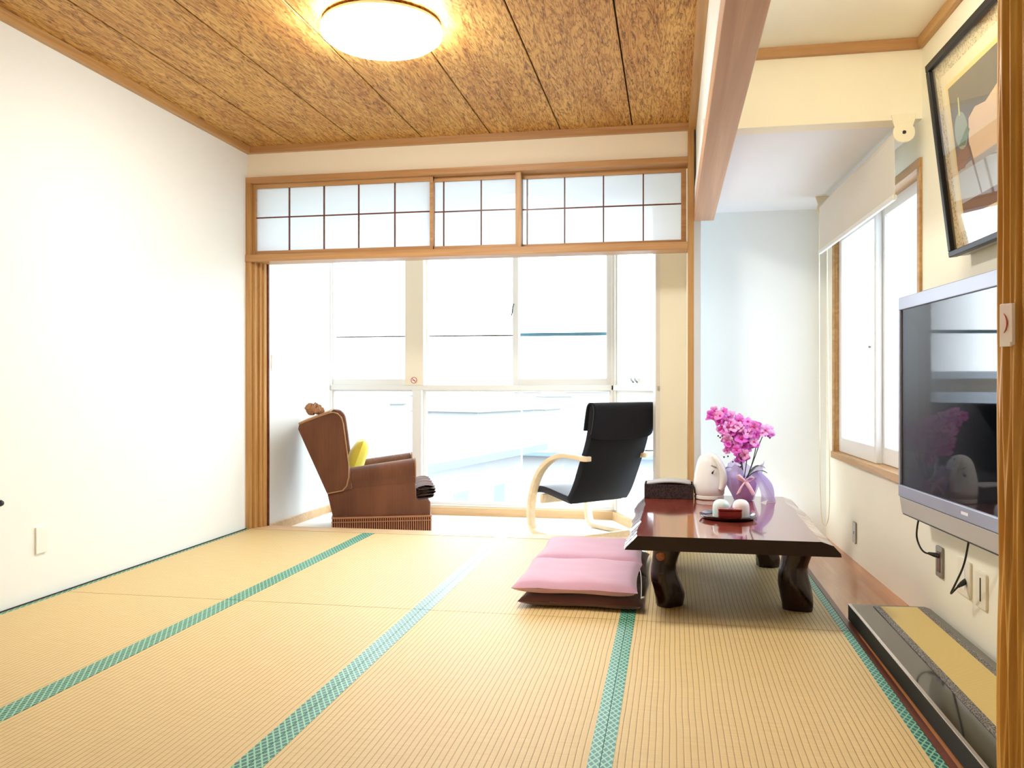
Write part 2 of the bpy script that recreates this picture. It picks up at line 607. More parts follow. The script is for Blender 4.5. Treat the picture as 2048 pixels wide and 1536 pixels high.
def sb(name, x0, x1, y0, y1, z0, z1, m, bv=0.003):
    return struct(box(name, fx(x0), fx(x1), YW + y0, YW + y1, fz(z0), fz(z1), m, bevel=bv))
def sw(idx, x0, x1, z0, z1, dy, l, r, b, t, label):
    return window(idx, fx(x0), fx(x1), fz(z0), fz(z1), YW + dy, l, r, b, t, label=label)
struct(box('wall_window_sill', -2.76, -0.41, YW, YW + 0.12, -0.14, fz(0.07), M_frame))
struct(box('wall_window_head', -2.76, -0.41, YW, YW + 0.12, 2.25, 2.62, M_wall))
sb('trim_14', -2.555, -0.385, -0.02, 0.10, 0.925, 0.962, M_frame)
sb('trim_15', -1.955, -1.812, -0.03, 0.10, 0.962, 2.18, M_framecream)
sb('trim_16', -0.42, -0.38, -0.02, 0.10, 0.07, 2.18, M_frame)
sb('trim_17', -2.575, -2.545, -0.02, 0.10, 0.07, 2.18, M_frame)
sb('trim_18', -1.90, -1.83, -0.02, 0.10, 0.06, 0.925, M_frame)
sw(4, -2.55, -1.945, 0.962, 2.17, 0.01, 0.012, 0.02, 0.05, 0.05, 'upper left sunroom window pane')
sw(5, -1.815, -1.100, 0.962, 2.17, 0.055, 0.012, 0.045, 0.010, 0.05, 'upper middle sliding sunroom window')
sw(6, -1.142, -0.415, 0.962, 2.17, 0.01, 0.045, 0.045, 0.05, 0.05, 'upper right sliding sunroom window')
sw(7, -2.55, -1.90, 0.065, 0.925, 0.01, 0.02, 0.012, 0.03, 0.012, 'lower left sunroom window')
sw(8, -1.83, -1.08, 0.065, 0.925, 0.03, 0.025, 0.006, 0.03, 0.012, 'lower middle sunroom window')
sw(9, -1.086, -0.42, 0.065, 0.925, 0.035, 0.006, 0.02, 0.03, 0.012, 'lower right sunroom window')
# latch on the sliding stile
lt = MB().tube(chaikin([(fx(-1.150), YW + 0.0, 1.51), (fx(-1.140), YW - 0.02, 1.53), (fx(-1.138), YW - 0.02, 1.57), (fx(-1.132), YW, 1.60)]), 0.005, 8)
lt.build('latch', M_black, bpy.data.objects['window_6'], smooth=True)

# angled right facet, local frame: p along the facet from its far corner, q towards the room
FA, FB = Vector((-0.42, YW - 0.02)), Vector((-0.072, 5.72))
fd = (FB - FA).normalized()
fn_ = Vector((-fd.y, fd.x))
if fn_.x > 0: fn_ = -fn_
FL = (FB - FA).length
def FC(p, q, z):
    v = FA + fd * p + fn_ * q
    return (v.x, v.y, z)
mb = MB()
mb.box(0, FL, -0.10, 0, -0.14, 0.0, FC)
mb.box(0, FL, -0.10, 0, 2.25, 2.62, FC)
struct(mb.build('wall_facet', M_frame))
mb = MB()
mb.box(0, FL, -0.08, 0.02, fz(0.925), fz(0.962), FC)
mb.box(0, 0.03, -0.08, 0.01, 0.0, 2.25, FC)
mb.box(FL - 0.05, FL, -0.08, 0.03, 0.0, 2.25, FC)
struct(mb.build('trim_19', M_frame, bevel=0.002))
def facet_window(idx, z0, z1, label, b=0.05):
    f = MB()
    a, e = 0.03, FL - 0.05
    f.box(a, a + 0.045, -0.05, 0, z0, z1, FC)
    f.box(e - 0.045, e, -0.05, 0, z0, z1, FC)
    f.box(a + 0.045, e - 0.045, -0.05, 0, z0, z0 + b, FC)
    f.box(a + 0.045, e - 0.045, -0.05, 0, z1 - 0.04, z1, FC)
    o = struct(f.build('window_%d' % idx, M_frame, bevel=0.002), label)
    box('glass', a + 0.04, e - 0.04, -0.027, -0.023, z0 + b, z1 - 0.03, M_glass, parent=o, fn=FC)
    return o
w10 = facet_window(10, fz(0.962), 2.25, 'upper angled sunroom window beside the pier')
w11 = facet_window(11, 0.0, fz(0.925), 'lower angled sunroom window beside the pier')
for q in (0.42, 0.50):
    MB().tube([FC(q - 0.03, 0.012, 1.015), FC(q, 0.022, 1.0), FC(q + 0.035, 0.02, 0.983)], [0.004, 0.007, 0.005], 8).build('handle', M_black, w10, smooth=True)
MB().tube([FC(FL - 0.12, 0.0, 0.52), FC(FL - 0.12, 0.045, 0.52), FC(FL - 0.26, 0.05, 0.518)], 0.006, 8).build('handle', M_metal, w11, smooth=True)

# ------------------------------------------------------------------ right window
mb = MB()
T = 0.035
mb.box(0, 0.012, WY0 - T, WY0, WZ0 - T, WZ1 + T, RW)
mb.box(0, 0.012, WY1, WY1 + T, WZ0 - T, WZ1 + T, RW)
mb.box(-0.1, 0.02, WY0 - T, WY1 + T, WZ0 - T, WZ0 + 0.004, RW)
mb.box(-0.1, 0.0135, WY0 - T - 0.001, WY1 + T + 0.001, WZ1 - 0.004, WZ1 + T + 0.001, RW)
mb.box(-0.1, 0.0, WY0 - 0.002, WY0 + 0.006, WZ0, WZ1, RW)
mb.box(-0.1, 0.0, WY1 - 0.006, WY1 + 0.002, WZ0, WZ1, RW)
struct(mb.build('trim_20', M_trim, bevel=0.002))
def side_sash(idx, y0, y1, q, label):
    f = MB()
    f.box(q - 0.03, q, y0, y0 + 0.035, WZ0 + 0.005, WZ1, RW)
    f.box(q - 0.03, q, y1 - 0.06, y1, WZ0 + 0.005, WZ1, RW)
    f.box(q - 0.029, q - 0.001, y0 + 0.035, y1 - 0.06, WZ0 + 0.005, WZ0 + 0.09, RW)
    f.box(q - 0.029, q - 0.001, y0 + 0.035, y1 - 0.06, WZ1 - 0.06, WZ1, RW)
    o = struct(f.build('window_%d' % idx, M_frame, bevel=0.003), label)
    MB().box(q - 0.018, q - 0.012, y0 + 0.03, y1 - 0.03, WZ0 + 0.05, WZ1 - 0.05, RW).build('glass', M_frost, o)
    return o
s1 = side_sash(12, WY0 + 0.005, 4.62, -0.055, 'near frosted sliding sash of the side window')
s2 = side_sash(13, 4.585, WY1 - 0.005, -0.02, 'far frosted sliding sash of the side window')
MB().lathe([(0.008, -0.006), (0.008, 0.006)], 12, RW(0.0, 4.62, 1.16)).build('latch', M_metal, s2)

# roller blind under the alcove ceiling
rb = empty('roller_blind', RW(0.09, 4.5, 1.99))
tag(rb, 'white roller blind, mostly rolled up, above the frosted side window', 'blind')
org = rb.location
rollp = [RW(0.09, 3.74 + i * 0.25, 2.005) for i in range(7)]
rollp[-1] = RW(0.09, 5.27, 2.005)
MB().tube(rollp, 0.030, 24).build('roller', fabric('blind_fabric', srgb(226, 222, 214), scale=900, amt=0.03, bump=0.05, sheen=0), rb, smooth=True, origin=org)
MB().box(0.117, 0.119, 3.76, 5.26, 1.745, 2.0, RW).build('shade_cloth', MATS['blind_fabric'], rb, origin=org)
MB().box(0.110, 0.126, 3.76, 5.26, 1.735, 1.757, RW).build('bottom_rail', M_white, rb, bevel=0.003, origin=org)
M_cr = mat('cream_plastic', srgb(236, 228, 204), 0.4)
for yb in (3.735, 5.275):
    b = MB()
    b.prism(rrect(0.048, 0.132, 1.965, 2.045, 0.038, 8), yb - 0.006, yb + 0.006, lambda p, q, t: RW(p, t, q))
    b.prism([(0.055, 2.03), (0.125, 2.03), (0.14, 2.08), (0.04, 2.08)], yb - 0.005, yb + 0.005, lambda p, q, t: RW(p, t, q))
    br = b.build('bracket', M_cr, rb, bevel=0.002, origin=org)
MB().prism(rrect(0.083, 0.097, 1.998, 2.012, 0.006), 3.726, 3.730, lambda p, q, t: RW(p, t, q)).build('bracket_pin', M_black, rb, origin=org)
ch = MB()
ch.tube(chaikin([RW(0.115, 5.285, 1.98), RW(0.115, 5.29, 1.5), RW(0.11, 5.30, 0.6), RW(0.10, 5.32, 0.16), RW(0.07, 5.33, 0.11), RW(0.05, 5.31, 0.20), RW(0.055, 5.30, 0.6), RW(0.07, 5.29, 1.5), RW(0.07, 5.285, 1.98)], 2), 0.003, 6)
ch.build('pull_chain', M_cr, rb, smooth=True, origin=org)

# ------------------------------------------------------------------ tatami mats
def tatami(x0, x1, y0, y1, label, bl=0.036, br=0.036):
    t = empty('tatami_mat', ((x0 + x1) / 2, (y0 + y1) / 2, -0.05))
    tag(t, label, 'tatami mat', 'tatami mats laid side by side')
    o = t.location
    box('rush_surface', x0 + bl, x1 - br, y0 + 0.001, y1 - 0.001, -0.05, 0.0, M_tatami, parent=t, origin=o)
    for a, b in ((x0 + 0.0008, x0 + bl), (x1 - br, x1 - 0.0008)):
        box('border', a, b, y0 + 0.001, y1 - 0.001, -0.05, 0.0012, M_heri, parent=t, origin=o)
    return t

cols = [(-2.79, -1.93, 0.02, 0.040), (-1.93, -1.055, 0.040, 0.040), (-1.055, -0.178, 0.040, 0.032), (-0.178, 0.690, 0.032, 0.032)]
names = ['leftmost column beside the white wall', 'second column from the left', 'third column, in front of the pink floor cushion', 'right column under the low table']
rows = [(3.52, 5.26, 'far tatami mat, %s, by the threshold'), (1.765, 3.518, 'near tatami mat, %s')]
for (y0, y1, lab) in rows:
    for (x0, x1, bl, br), nm in zip(cols, names):
        tatami(x0, x1, y0, y1, lab % nm, bl, br)
struct(box('floor_rear', -2.79, 0.69, Y0, 1.763, -0.05, 0.0, M_tatami))

# ------------------------------------------------------------------ ceiling lamp
cl = empty('ceiling_lamp', (-1.25, 3.57, ZC - 0.095))
tag(cl, 'round glowing white ceiling lamp on the wooden board ceiling', 'ceiling lamp')
M_glow = mat('lamp_diffuser', (1, 1, 1, 1), 0.5, emit=(1.0, 0.97, 0.90, 1), es=30.0)
M_base = mat('lamp_base', srgb(206, 170, 140), 0.5)
MB().lathe([(0.0, 0.0), (0.10, 0.003), (0.18, 0.009), (0.235, 0.022), (0.262, 0.042), (0.266, 0.06), (0.262, 0.07), (0.0, 0.07)], 64).build('diffuser', M_glow, cl, smooth=True)
MB().lathe([(0.0, 0.07), (0.262, 0.07), (0.262, 0.082), (0.22, 0.095), (0.0, 0.095)], 64).build('base_ring', M_base, cl, smooth=True)

cl2 = empty('ceiling_lamp', (0.52, 2.70, 2.41 - 0.11))
tag(cl2, 'small round glowing ceiling lamp on the plain strip ceiling by the picture', 'ceiling lamp')
M_glow2 = mat('small_lamp_diffuser', (1, 1, 1, 1), 0.5, emit=(1.0, 0.92, 0.76, 1), es=13.0)
MB().lathe([(0.0, 0.0), (0.07, 0.004), (0.115, 0.016), (0.135, 0.034), (0.135, 0.085), (0.0, 0.085)], 40).build('diffuser', M_glow2, cl2, smooth=True)
MB().lathe([(0.0, 0.085), (0.08, 0.085), (0.08, 0.11), (0.0, 0.11)], 40).build('base_ring', M_white, cl2, smooth=True)

# ------------------------------------------------------------------ armchair
AX = -1.95
ac = empty('armchair', (-2.291, 5.523, ZS), math.radians(20))
tag(ac, 'brown corduroy wing armchair with fringed skirt in the sunroom', 'armchair')
m = mat('brown_corduroy', srgb(112, 66, 44), 0.85, sheen=0.35, spec=0.2)
k = NB(m)
wv = k.n('ShaderNodeTexWave', bands_direction='X', Scale=34.0, Distortion=0.8, Detail=2.0)
k.l(k.pos(), wv.inputs['Vector'])
nz = k.n('ShaderNodeTexNoise', Scale=5.0, Detail=3.0)
k.l(k.pos((1, 1, 0.3)), nz.inputs['Vector'])
ca = k.ramp(wv.outputs['Fac'], [(0.2, (0.78, 0.76, 0.74, 1)), (0.7, (1, 1, 1, 1))])
cb = k.ramp(nz.outputs['Fac'], [(0.3, srgb(88, 54, 38)), (0.7, srgb(122, 78, 54))])
mx = k.n('ShaderNodeMix', data_type='RGBA', blend_type='MULTIPLY'); mx.inputs[0].default_value = 1
k.l(cb, mx.inputs[6]); k.l(ca, mx.inputs[7]); k.l(mx.outputs[2], k.b.inputs['Base Color'])
k.bump(wv.outputs['Fac'], 0.3, 0.003)
M_cord = m
M_pipe = fabric('tan_piping', srgb(164, 126, 88), scale=300)
M_fr = fabric('fringe_cord', srgb(170, 118, 84), scale=300)
L = ac.location
YN, YF = 5.425, 6.03
def A(p, q, t): return ((p + 2.249) * 0.98, (t - 5.425) * 1.10, 0.046 + 1.03 * q)
# base body
base_poly = [(-2.245, 0.07), (-1.562, 0.07), (-1.560, 0.165), (-1.575, 0.18), (-1.660, 0.18), (-1.668, 0.30), (-2.12, 0.265), (-2.286, 0.235)]
MB().prism(base_poly, YN + 0.01, YF - 0.01, A).build('base', M_cord, ac, bevel=0.012, seg=3, smooth=True)
# back: a tapered slab plus two wings
back_in = [(-2.286, 0.235), (-2.16, 0.25), (-2.30, 0.70), (-2.36, 0.735), (-2.47, 0.69), (-2.482, 0.665)]
MB().prism(back_in, YN + 0.05, YF - 0.05, A).build('backrest', M_cord, ac, bevel=0.02, seg=3, smooth=True)
wing = [(-2.286, 0.232), (-2.112, 0.262), (-2.172, 0.70), (-2.185, 0.745), (-2.215, 0.775), (-2.265, 0.783), (-2.478, 0.705), (-2.486, 0.668)]
for y0, y1 in ((YN, YN + 0.06), (YF - 0.06, YF)):
    wo = MB().prism(wing, y0, y1, A).build('wing', M_cord, ac, bevel=0.014, seg=3, smooth=True)
    yy = y0 if y0 < 5.6 else y1
    pts = [A(p, q, yy) for p, q in chaikin([(-2.286, 0.237), (-2.116, 0.266), (-2.174, 0.70), (-2.187, 0.745), (-2.217, 0.775), (-2.265, 0.783), (-2.476, 0.703)], 2)]
    MB().tube(pts, 0.0042, 8).build('piping', M_pipe, wo, smooth=True)
MB().prism([(-2.480, 0.700), (-2.268, 0.780), (-2.262, 0.794), (-2.484, 0.712)], YN - 0.004, YF + 0.004, A).build('top_edge', M_pipe, ac, bevel=0.004)
# seat cushion with gathered front
MB().prism([(-2.15, 0.255), (-1.66, 0.19), (-1.64, 0.265), (-2.15, 0.30)], YN + 0.12, YF - 0.12, A).build('seat_cushion', M_cord, ac, bevel=0.03, seg=4, smooth=True)
rf = MB()
for j, (dz, dx) in enumerate(((0.198, 0.0), (0.220, 0.008), (0.242, 0.012), (0.262, 0.0))):
    def RF(u, v, dz=dz, dx=dx, j=j):
        a = v * 2 * PI
        y = YN + 0.03 + u * (YF - YN - 0.06)
        wob = 0.007 * math.sin(u * 60 + j * 2) + 0.005 * math.sin(u * 23 + j) + 0.004 * math.sin(a * 3 + j)
        return A(-1.598 + dx + wob * 0.6 + 0.062 * math.cos(a), dz + wob * 0.5 + 0.014 * math.sin(a) + 0.006 * math.cos(a), y)
    rf.grid(60, 17, RF)
rf.prism(rrect(-1.655, -1.585, 0.195, 0.262, 0.02), YN + 0.055, YF - 0.055, A)
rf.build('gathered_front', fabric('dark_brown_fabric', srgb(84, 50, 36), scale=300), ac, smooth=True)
# arms: rolls
for yc in (YN + 0.065, YF - 0.065):
    ar = MB()
    n = 9
    pts = []
    for i in range(n):
        t = i / (n - 1)
        pts.append(A(-2.125 + t * 0.455, 0.335 + 0.052 * t, yc))
    ar.tube(pts, [0.070 + 0.006 * i / (n - 1) for i in range(n)], 28)
    ar.prism([(-2.12, 0.25), (-1.668, 0.25), (-1.668, 0.36), (-2.12, 0.32)], yc - 0.05, yc + 0.055, A)
    ao = ar.build('armrest', M_cord, ac, smooth=True)
    MB().tube([A(-1.668, 0.387 + 0.074 * math.sin(a), yc + 0.07 * math.cos(a)) for a in [i * 2 * PI / 28 for i in range(29)]], 0.005, 6).build('piping', M_pipe, ao, smooth=True)
# skirt and fringe
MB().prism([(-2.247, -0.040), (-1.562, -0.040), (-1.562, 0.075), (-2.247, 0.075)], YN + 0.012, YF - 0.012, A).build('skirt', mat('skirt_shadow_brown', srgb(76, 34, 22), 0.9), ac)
fg = MB()
def cord(x, y):
    fg.box(x - 0.0035, x + 0.0035, y - 0.0035, y + 0.0035, -0.041, 0.07, lambda a, b, c: A(a, c, b))
n = 46
for i in range(n):
    x = -2.25 + 0.69 * i / (n - 1)
    cord(x, YN + 0.006); cord(x, YF - 0.006)
for i in range(40):
    y = YN + 0.01 + (YF - YN - 0.02) * i / 39
    cord(-1.558, y); cord(-2.251, y)
for z, h in ((0.066, 0.010), (0.040, 0.004)):
    for y in (YN + 0.004, YF - 0.004):
        fg.box(-2.255, -1.553, y - 0.005, y + 0.005, z, z + h, lambda a, b, c: A(a, c, b))
    for x in (-2.253, -1.556):
        fg.box(x - 0.004, x + 0.004, YN + 0.004, YF - 0.004, z, z + h, lambda a, b, c: A(a, c, b))
fg.build('fringe', M_fr, ac)

# yellow cushion on the seat
def AWp(p, q, t):
    a = A(p, q, t); c_, s_ = math.cos(math.radians(20)), math.sin(math.radians(20))
    return (-2.291 + a[0] * c_ - a[1] * s_, 5.523 + a[0] * s_ + a[1] * c_, ZS + a[2])
yc_ = empty('throw_cushion', AWp(-2.03, 0.34, 5.73), math.radians(20))
tag(yc_, 'plump yellow cushion leaning against the back of the brown armchair', 'cushion')
def pillow(w, h, t, sharp=2.6, nx=22, seed=1.0):
    def P(u, v, sgn):
        a, b = u * 2 - 1, v * 2 - 1
        e = max(0.0, (1 - abs(a) ** sharp) * (1 - abs(b) ** sharp)) ** 0.45
        px = a * w / 2 * (1 - 0.05 * (1 - abs(b) ** 2))
        py = b * h / 2 * (1 - 0.05 * (1 - abs(a) ** 2))
        return (px, py, sgn * e * t / 2 + 0.003 * math.sin(a * 5 + seed) * e)
    return P
def pillow_mesh(w, h, t, **kw):
    P = pillow(w, h, t, **kw)
    mb = MB()
    mb.grid(22, 22, lambda u, v: P(u, v, 1))
    mb.grid(22, 22, lambda u, v: P(u, v, -1))
    return mb
ym = pillow_mesh(0.30, 0.36, 0.13)
R = Matrix.Rotation(math.radians(-76), 4, 'Y') @ Matrix.Rotation(PI / 2, 4, 'X') if False else Matrix.Rotation(math.radians(-70), 4, 'Y')
ym.v = [tuple(R @ Vector(v)) for v in ym.v]
zmin = min(v[2] for v in ym.v)
ym.v = [(v[0], v[1], v[2] - zmin) for v in ym.v]
ym.build('cover', fabric('yellow_fabric', srgb(238, 226, 92), scale=300, amt=0.05), yc_, smooth=True, auto=120)
yc_.location = AWp(-2.085, 0.305, 5.72)

# crumpled tan cloth on the top of the back
random.seed(5)
cr = MB()
for q in range(3):
    pr = [(0.0, -0.03), (0.018, -0.026), (0.03, -0.01), (0.034, 0.005), (0.026, 0.02), (0.012, 0.03), (0.0, 0.033)]
    off = ((-0.028, 0.0, 0.03), (0.008, 0.015, 0.036), (0.036, -0.01, 0.02))[q]
    def CR(p, a, q=q):
        v = Vector(p)
        k_ = 1 + 0.55 * noise.noise(Vector((v.x * 45 + q * 9, v.y * 45, v.z * 45))) + 0.22 * math.sin(a * 7 + q)
        return (v.x * k_, v.y * k_, v.z * k_ * (1.1 if q < 2 else 0.7))
    cr.lathe(pr, 36, off, CR)
crumple = cr.build('crumpled_cloth', fabric('tan_crumpled_fabric', srgb(164, 120, 86), scale=200, amt=0.25), smooth=True, auto=60)
crumple.location = AWp(-2.375, 0.768, 5.50)
tag(crumple, 'crumpled tan cloth knotted on top of the brown armchair back', 'cloth')

# ------------------------------------------------------------------ bentwood lounge chair
bc = empty('bentwood_armchair', (-0.945, 5.80, ZS), math.atan2(-0.68, 0.73))
tag(bc, 'black fabric lounge chair with pale bentwood arms, seen from behind', 'armchair')
M_birch = wood('birch_veneer', srgb(242, 226, 196), srgb(230, 208, 172), axis=0, scale=5, rough=0.4, world=False)
I3 = lambda p, y, z: (p * 1.1, y, z * 1.06 + 0.002)
W = 0.585
side = chaikin([(0.50, 0.528), (0.38, 0.537), (0.26, 0.538), (0.15, 0.50), (0.05, 0.42), (-0.015, 0.30), (-0.045, 0.18), (-0.042, 0.08), (-0.02, 0.02), (0.06, 0.014), (0.30, 0.014), (0.52, 0.014)], 3)
for y in (0.0, W - 0.055):
    MB().sweep(side, 0.0135, y, y + 0.055, I3).build('side_frame', M_birch, bc, bevel=0.004, smooth=True)
    MB().prism(rrect(0.485, 0.56, y - 0.004, y + 0.059, 0.02), 0.547, 0.578, XY).build('arm_end', M_birch, bc, bevel=0.004, smooth=True)
for p, z in ((0.03, 0.235), (0.46, 0.03)):
    MB().box(p - 0.012, p + 0.012, 0.055, W - 0.055, z - 0.03, z + 0.03, I3).build('crossbar', M_birch, bc, bevel=0.004)
M_sling = fabric('black_canvas', srgb(20, 23, 31), scale=700, amt=0.12, bump=0.1, sheen=0.1)
M_seat = fabric('black_canvas_seat', srgb(24, 29, 44), rough=0.5, scale=700, amt=0.1, bump=0.05, sheen=0.3)
sp_ = chaikin([(-0.03, 0.292), (0.05, 0.300), (0.20, 0.272), (0.315, 0.252)], 2)
MB().sweep(sp_, 0.022, 0.058, W - 0.058, I3).build('seat', M_seat, bc, bevel=0.006, smooth=True)
bp = chaikin([(0.315, 0.252), (0.365, 0.32), (0.44, 0.50), (0.49, 0.62), (0.515, 0.72), (0.53, 0.85)], 3)
MB().sweep(bp, 0.022, 0.035, W - 0.035, I3).build('backrest', M_sling, bc, bevel=0.006, smooth=True)
hp = chaikin([(0.527, 0.645), (0.543, 0.70), (0.556, 0.78), (0.560, 0.84), (0.540, 0.868), (0.502, 0.862), (0.487, 0.80), (0.470, 0.70)], 3)
hb = MB()
nseg = len(hp)
# head pillow flap, rounded at its lower rear corners
def flap(u, v):
    i = v * (nseg - 1)
    a = hp[int(i)]; b = hp[min(int(i) + 1, nseg - 1)]
    f = i - int(i)
    p, z = a[0] + (b[0] - a[0]) * f, a[1] + (b[1] - a[1]) * f
    y = 0.022 + u * (W - 0.034)
    if v < 0.3:
        e = (abs(u * 2 - 1)) ** 8
        z += e * 0.03 * (0.3 - v) / 0.3
    return I3(p, y, z)
hb.grid(40, 40, flap)
ho = hb.build('head_pillow', M_sling, bc, smooth=True, auto=120)
so = ho.modifiers.new('solid', 'SOLIDIFY'); so.thickness = 0.012; so.offset = 0

# ------------------------------------------------------------------ low table
tb = empty('low_table', (0.23, 4.17, 0.0018))
tag(tb, 'low lacquered dark wood table with live edges and thick trunk legs', 'table')
m = mat('lacquered_wood', srgb(96, 38, 30), 0.10, spec=0.7, coat=0.6)
k = NB(m)
k.b.inputs['Coat Roughness'].default_value = 0.04
n1 = k.n('ShaderNodeTexNoise', Scale=1.0, Detail=6.0, Distortion=1.5)
k.l(k.pos((14, 1.6, 14)), n1.inputs['Vector'])
k.l(k.ramp(n1.outputs['Fac'], [(0.3, srgb(112, 40, 30)), (0.7, srgb(152, 70, 54))]), k.b.inputs['Base Color'])
M_lac = m
M_lacd = mat('lacquered_end_grain', srgb(34, 14, 9), 0.4, spec=0.4)
M_leg = wood('lacquered_trunk', srgb(50, 18, 13), srgb(24, 9, 7), axis=2, scale=10, rough=0.2, bump=0.3, world=False, spec=0.4, coat=0.15)
def edge(y, side):
    s_ = 1 if side else -1
    return 0.014 * noise.noise(Vector((y * 4 + 3 * s_, 0, s_))) + 0.006 * noise.noise(Vector((y * 16, 2, s_)))
ny = 60
def top_mesh(kind):
    mb = MB()
    ys = [3.49 + 1.36 * i / (ny - 1) for i in range(ny)]
    pr = []
    for y in ys:
        el, er = edge(y, 0), edge(y, 1)
        taper = 0.01 * (y - 3.49)
        xl, xr_ = -0.135 + el, 0.600 + er - 0.02 * (4.85 - y) / 1.36
        pr.append([(xl, 0.35), (xr_, 0.35), (xr_ + 0.045, 0.335), (xr_ + 0.072, 0.305), (xr_ + 0.074, 0.292), (xl - 0.052, 0.292), (xl - 0.046, 0.302), (xl - 0.02, 0.328)])
    vs = [(p[0] - 0.23, y - 4.17, p[1]) for y, q in zip(ys, pr) for p in q]
    n = 8
    fs = [tuple(range(n)), tuple(range((ny - 1) * n + n - 1, (ny - 1) * n - 1, -1))]
    for i in range(ny - 1):
        for j in range(n):
            fs.append((i * n + j, (i + 1) * n + j, (i + 1) * n + (j + 1) % n, i * n + (j + 1) % n))
    mb.add(vs, fs)
    return mb
to = top_mesh(0).build('tabletop', M_lac, tb)
to.data.materials.append(M_lacd)
to.data.materials.append(mat('live_edge_bark', srgb(120, 84, 76), 0.18, spec=0.7, coat=0.5))
kk = NB(MATS['live_edge_bark'])
nn = kk.n('ShaderNodeTexNoise', Scale=30.0, Detail=5.0, Roughness=0.7)
kk.l(kk.pos((1, 0.5, 1)), nn.inputs['Vector'])
kk.bump(nn.outputs['Fac'], 0.9, 0.02)
for p in to.data.polygons:
    if len(p.vertices) == 8:
        p.material_index = 1
    elif abs(p.normal.z) < 0.93:
        p.material_index = 2
    elif p.normal.z < 0:
        p.material_index = 1
def trunk(x, y, seed, r=0.058, flip=1, knot=False):
    prof = [(1.0, 0.0), (1.04, 0.02), (1.08, 0.05), (1.05, 0.10), (0.95, 0.15), (0.90, 0.19), (0.98, 0.24), (1.08, 0.27), (1.12, 0.293)]
    pts = []
    mb = MB()
    def W_(p, a):
        v = Vector(p)
        z = v.z
        d = 0.010 * math.sin(z * 24 + seed) * flip
        k_ = 1 + 0.16 * noise.noise(Vector((math.cos(a) * 1.3 + seed, math.sin(a) * 1.3, z * 9))) + 0.05 * math.sin(a * 3 + z * 7 + seed)
        return (v.x * k_ + d, v.y * k_, z)
    fine = []
    for (a, b) in zip(prof[:-1], prof[1:]):
        for t in (0, 0.34, 0.67):
            fine.append((r * (a[0] + (b[0] - a[0]) * t), a[1] + (b[1] - a[1]) * t))
    fine.append((r * prof[-1][0], prof[-1][1]))
    mb.lathe(fine, 40, (x - 0.23, y - 4.17, 0), W_)
    lg = mb.build('leg', M_leg, tb, smooth=True, auto=50)
    if knot:
        kn = MB().lathe([(0.0, 0.0), (0.012, 0.002), (0.019, 0.0), (0.021, -0.008), (0.0, -0.010)], 20)
        K = Matrix.Translation((x - 0.23 - 0.027, y - 4.17 - 0.052, 0.222)) @ Matrix.Rotation(math.radians(68), 4, 'X') @ Matrix.Rotation(math.radians(-25), 4, 'Y')
        kn.v = [tuple(K @ Vector(v)) for v in kn.v]
        kn.build('knot', wood('orange_knot', srgb(190, 110, 60), srgb(140, 70, 36), scale=30, world=False, rough=0.3), lg, smooth=True)
trunk(-0.020, 3.80, 1.0, 0.060, 1, True)
trunk(0.530, 3.83, 4.4, 0.062, -1)
trunk(0.495, 4.70, 7.7, 0.056, 1)
trunk(-0.030, 4.62, 9.1, 0.056, -1)

# ------------------------------------------------------------------ things on the table
TZ = 0.3525
# black textured box with a white paper
tx = empty('document_tray', (-0.012, 4.735, TZ))
tag(tx, 'flat dark grey textured paper box at the table\'s far left corner', 'box')
M_leather = fabric('dark_leatherette', srgb(58, 46, 46), scale=160, amt=0.5, bump=0.4, sheen=0)
b = MB()
w2, d2, h2, th = 0.130, 0.085, 0.076, 0.006
b.box(-w2, w2, -d2, d2, 0, 0.01)
b.box(-w2, w2, -d2, -d2 + th, 0.01, h2)
b.box(-w2, w2, d2 - th, d2, 0.01, h2)
b.box(-w2, -w2 + th, -d2 + th, d2 - th, 0.01, h2)
b.box(w2 - th, w2, -d2 + th, d2 - th, 0.01, h2)
b.build('tray', M_leather, tx, bevel=0.0015)
pap = MB().grid(20, 12, lambda u, v: (-0.118 + 0.236 * u, -0.072 + 0.144 * v, 0.080 + 0.014 * math.sin(u * PI * 0.9)))
po = pap.build('paper_sheets', mat('grey_paper', srgb(176, 172, 172), 0.6), tx, smooth=True)
so = po.modifiers.new('s', 'SOLIDIFY'); so.thickness = 0.010; so.offset = -1

# electric kettle pot
kt = empty('hot_water_pot', (0.202, 4.70, TZ))
tag(kt, 'rounded white electric hot water pot beside the purple wrapped orchid', 'electric pot')
M_pot = mat('glossy_white_plastic', srgb(242, 246, 248), 0.22, spec=0.5)
body = [(0.0, 0.02), (0.072, 0.02), (0.080, 0.028), (0.083, 0.06), (0.082, 0.10), (0.076, 0.14), (0.068, 0.18), (0.060, 0.207), (0.050, 0.226), (0.034, 0.240), (0.015, 0.247), (0.0, 0.249)]
MB().lathe(body, 56).build('body', M_pot, kt, smooth=True, auto=80)
MB().lathe([(0.0, 0.0), (0.074, 0.0), (0.078, 0.004), (0.078, 0.018), (0.074, 0.022), (0.0, 0.022)], 56).build('base_ring', M_white, kt, smooth=True)
hp_ = [(0.018, -0.045, 0.235), (0.045, -0.066, 0.215), (0.066, -0.070, 0.165), (0.074, -0.066, 0.11), (0.066, -0.060, 0.072), (0.052, -0.066, 0.055)]
hp_ = chaikin(hp_, 2)
MB().tube(hp_, [0.010 + 0.010 * math.sin(PI * i / (len(hp_) - 1)) for i in range(len(hp_))], 14).build('handle', M_pot, kt, smooth=True)
MB().tube([(0.012, -0.078, 0.148), (0.018, -0.080, 0.146)], 0.007, 10).build('button', M_black, kt, smooth=True)
MB().tube([(0.020, -0.077, 0.157), (0.022, -0.078, 0.156)], 0.004, 8).build('button', M_black, kt, smooth=True)
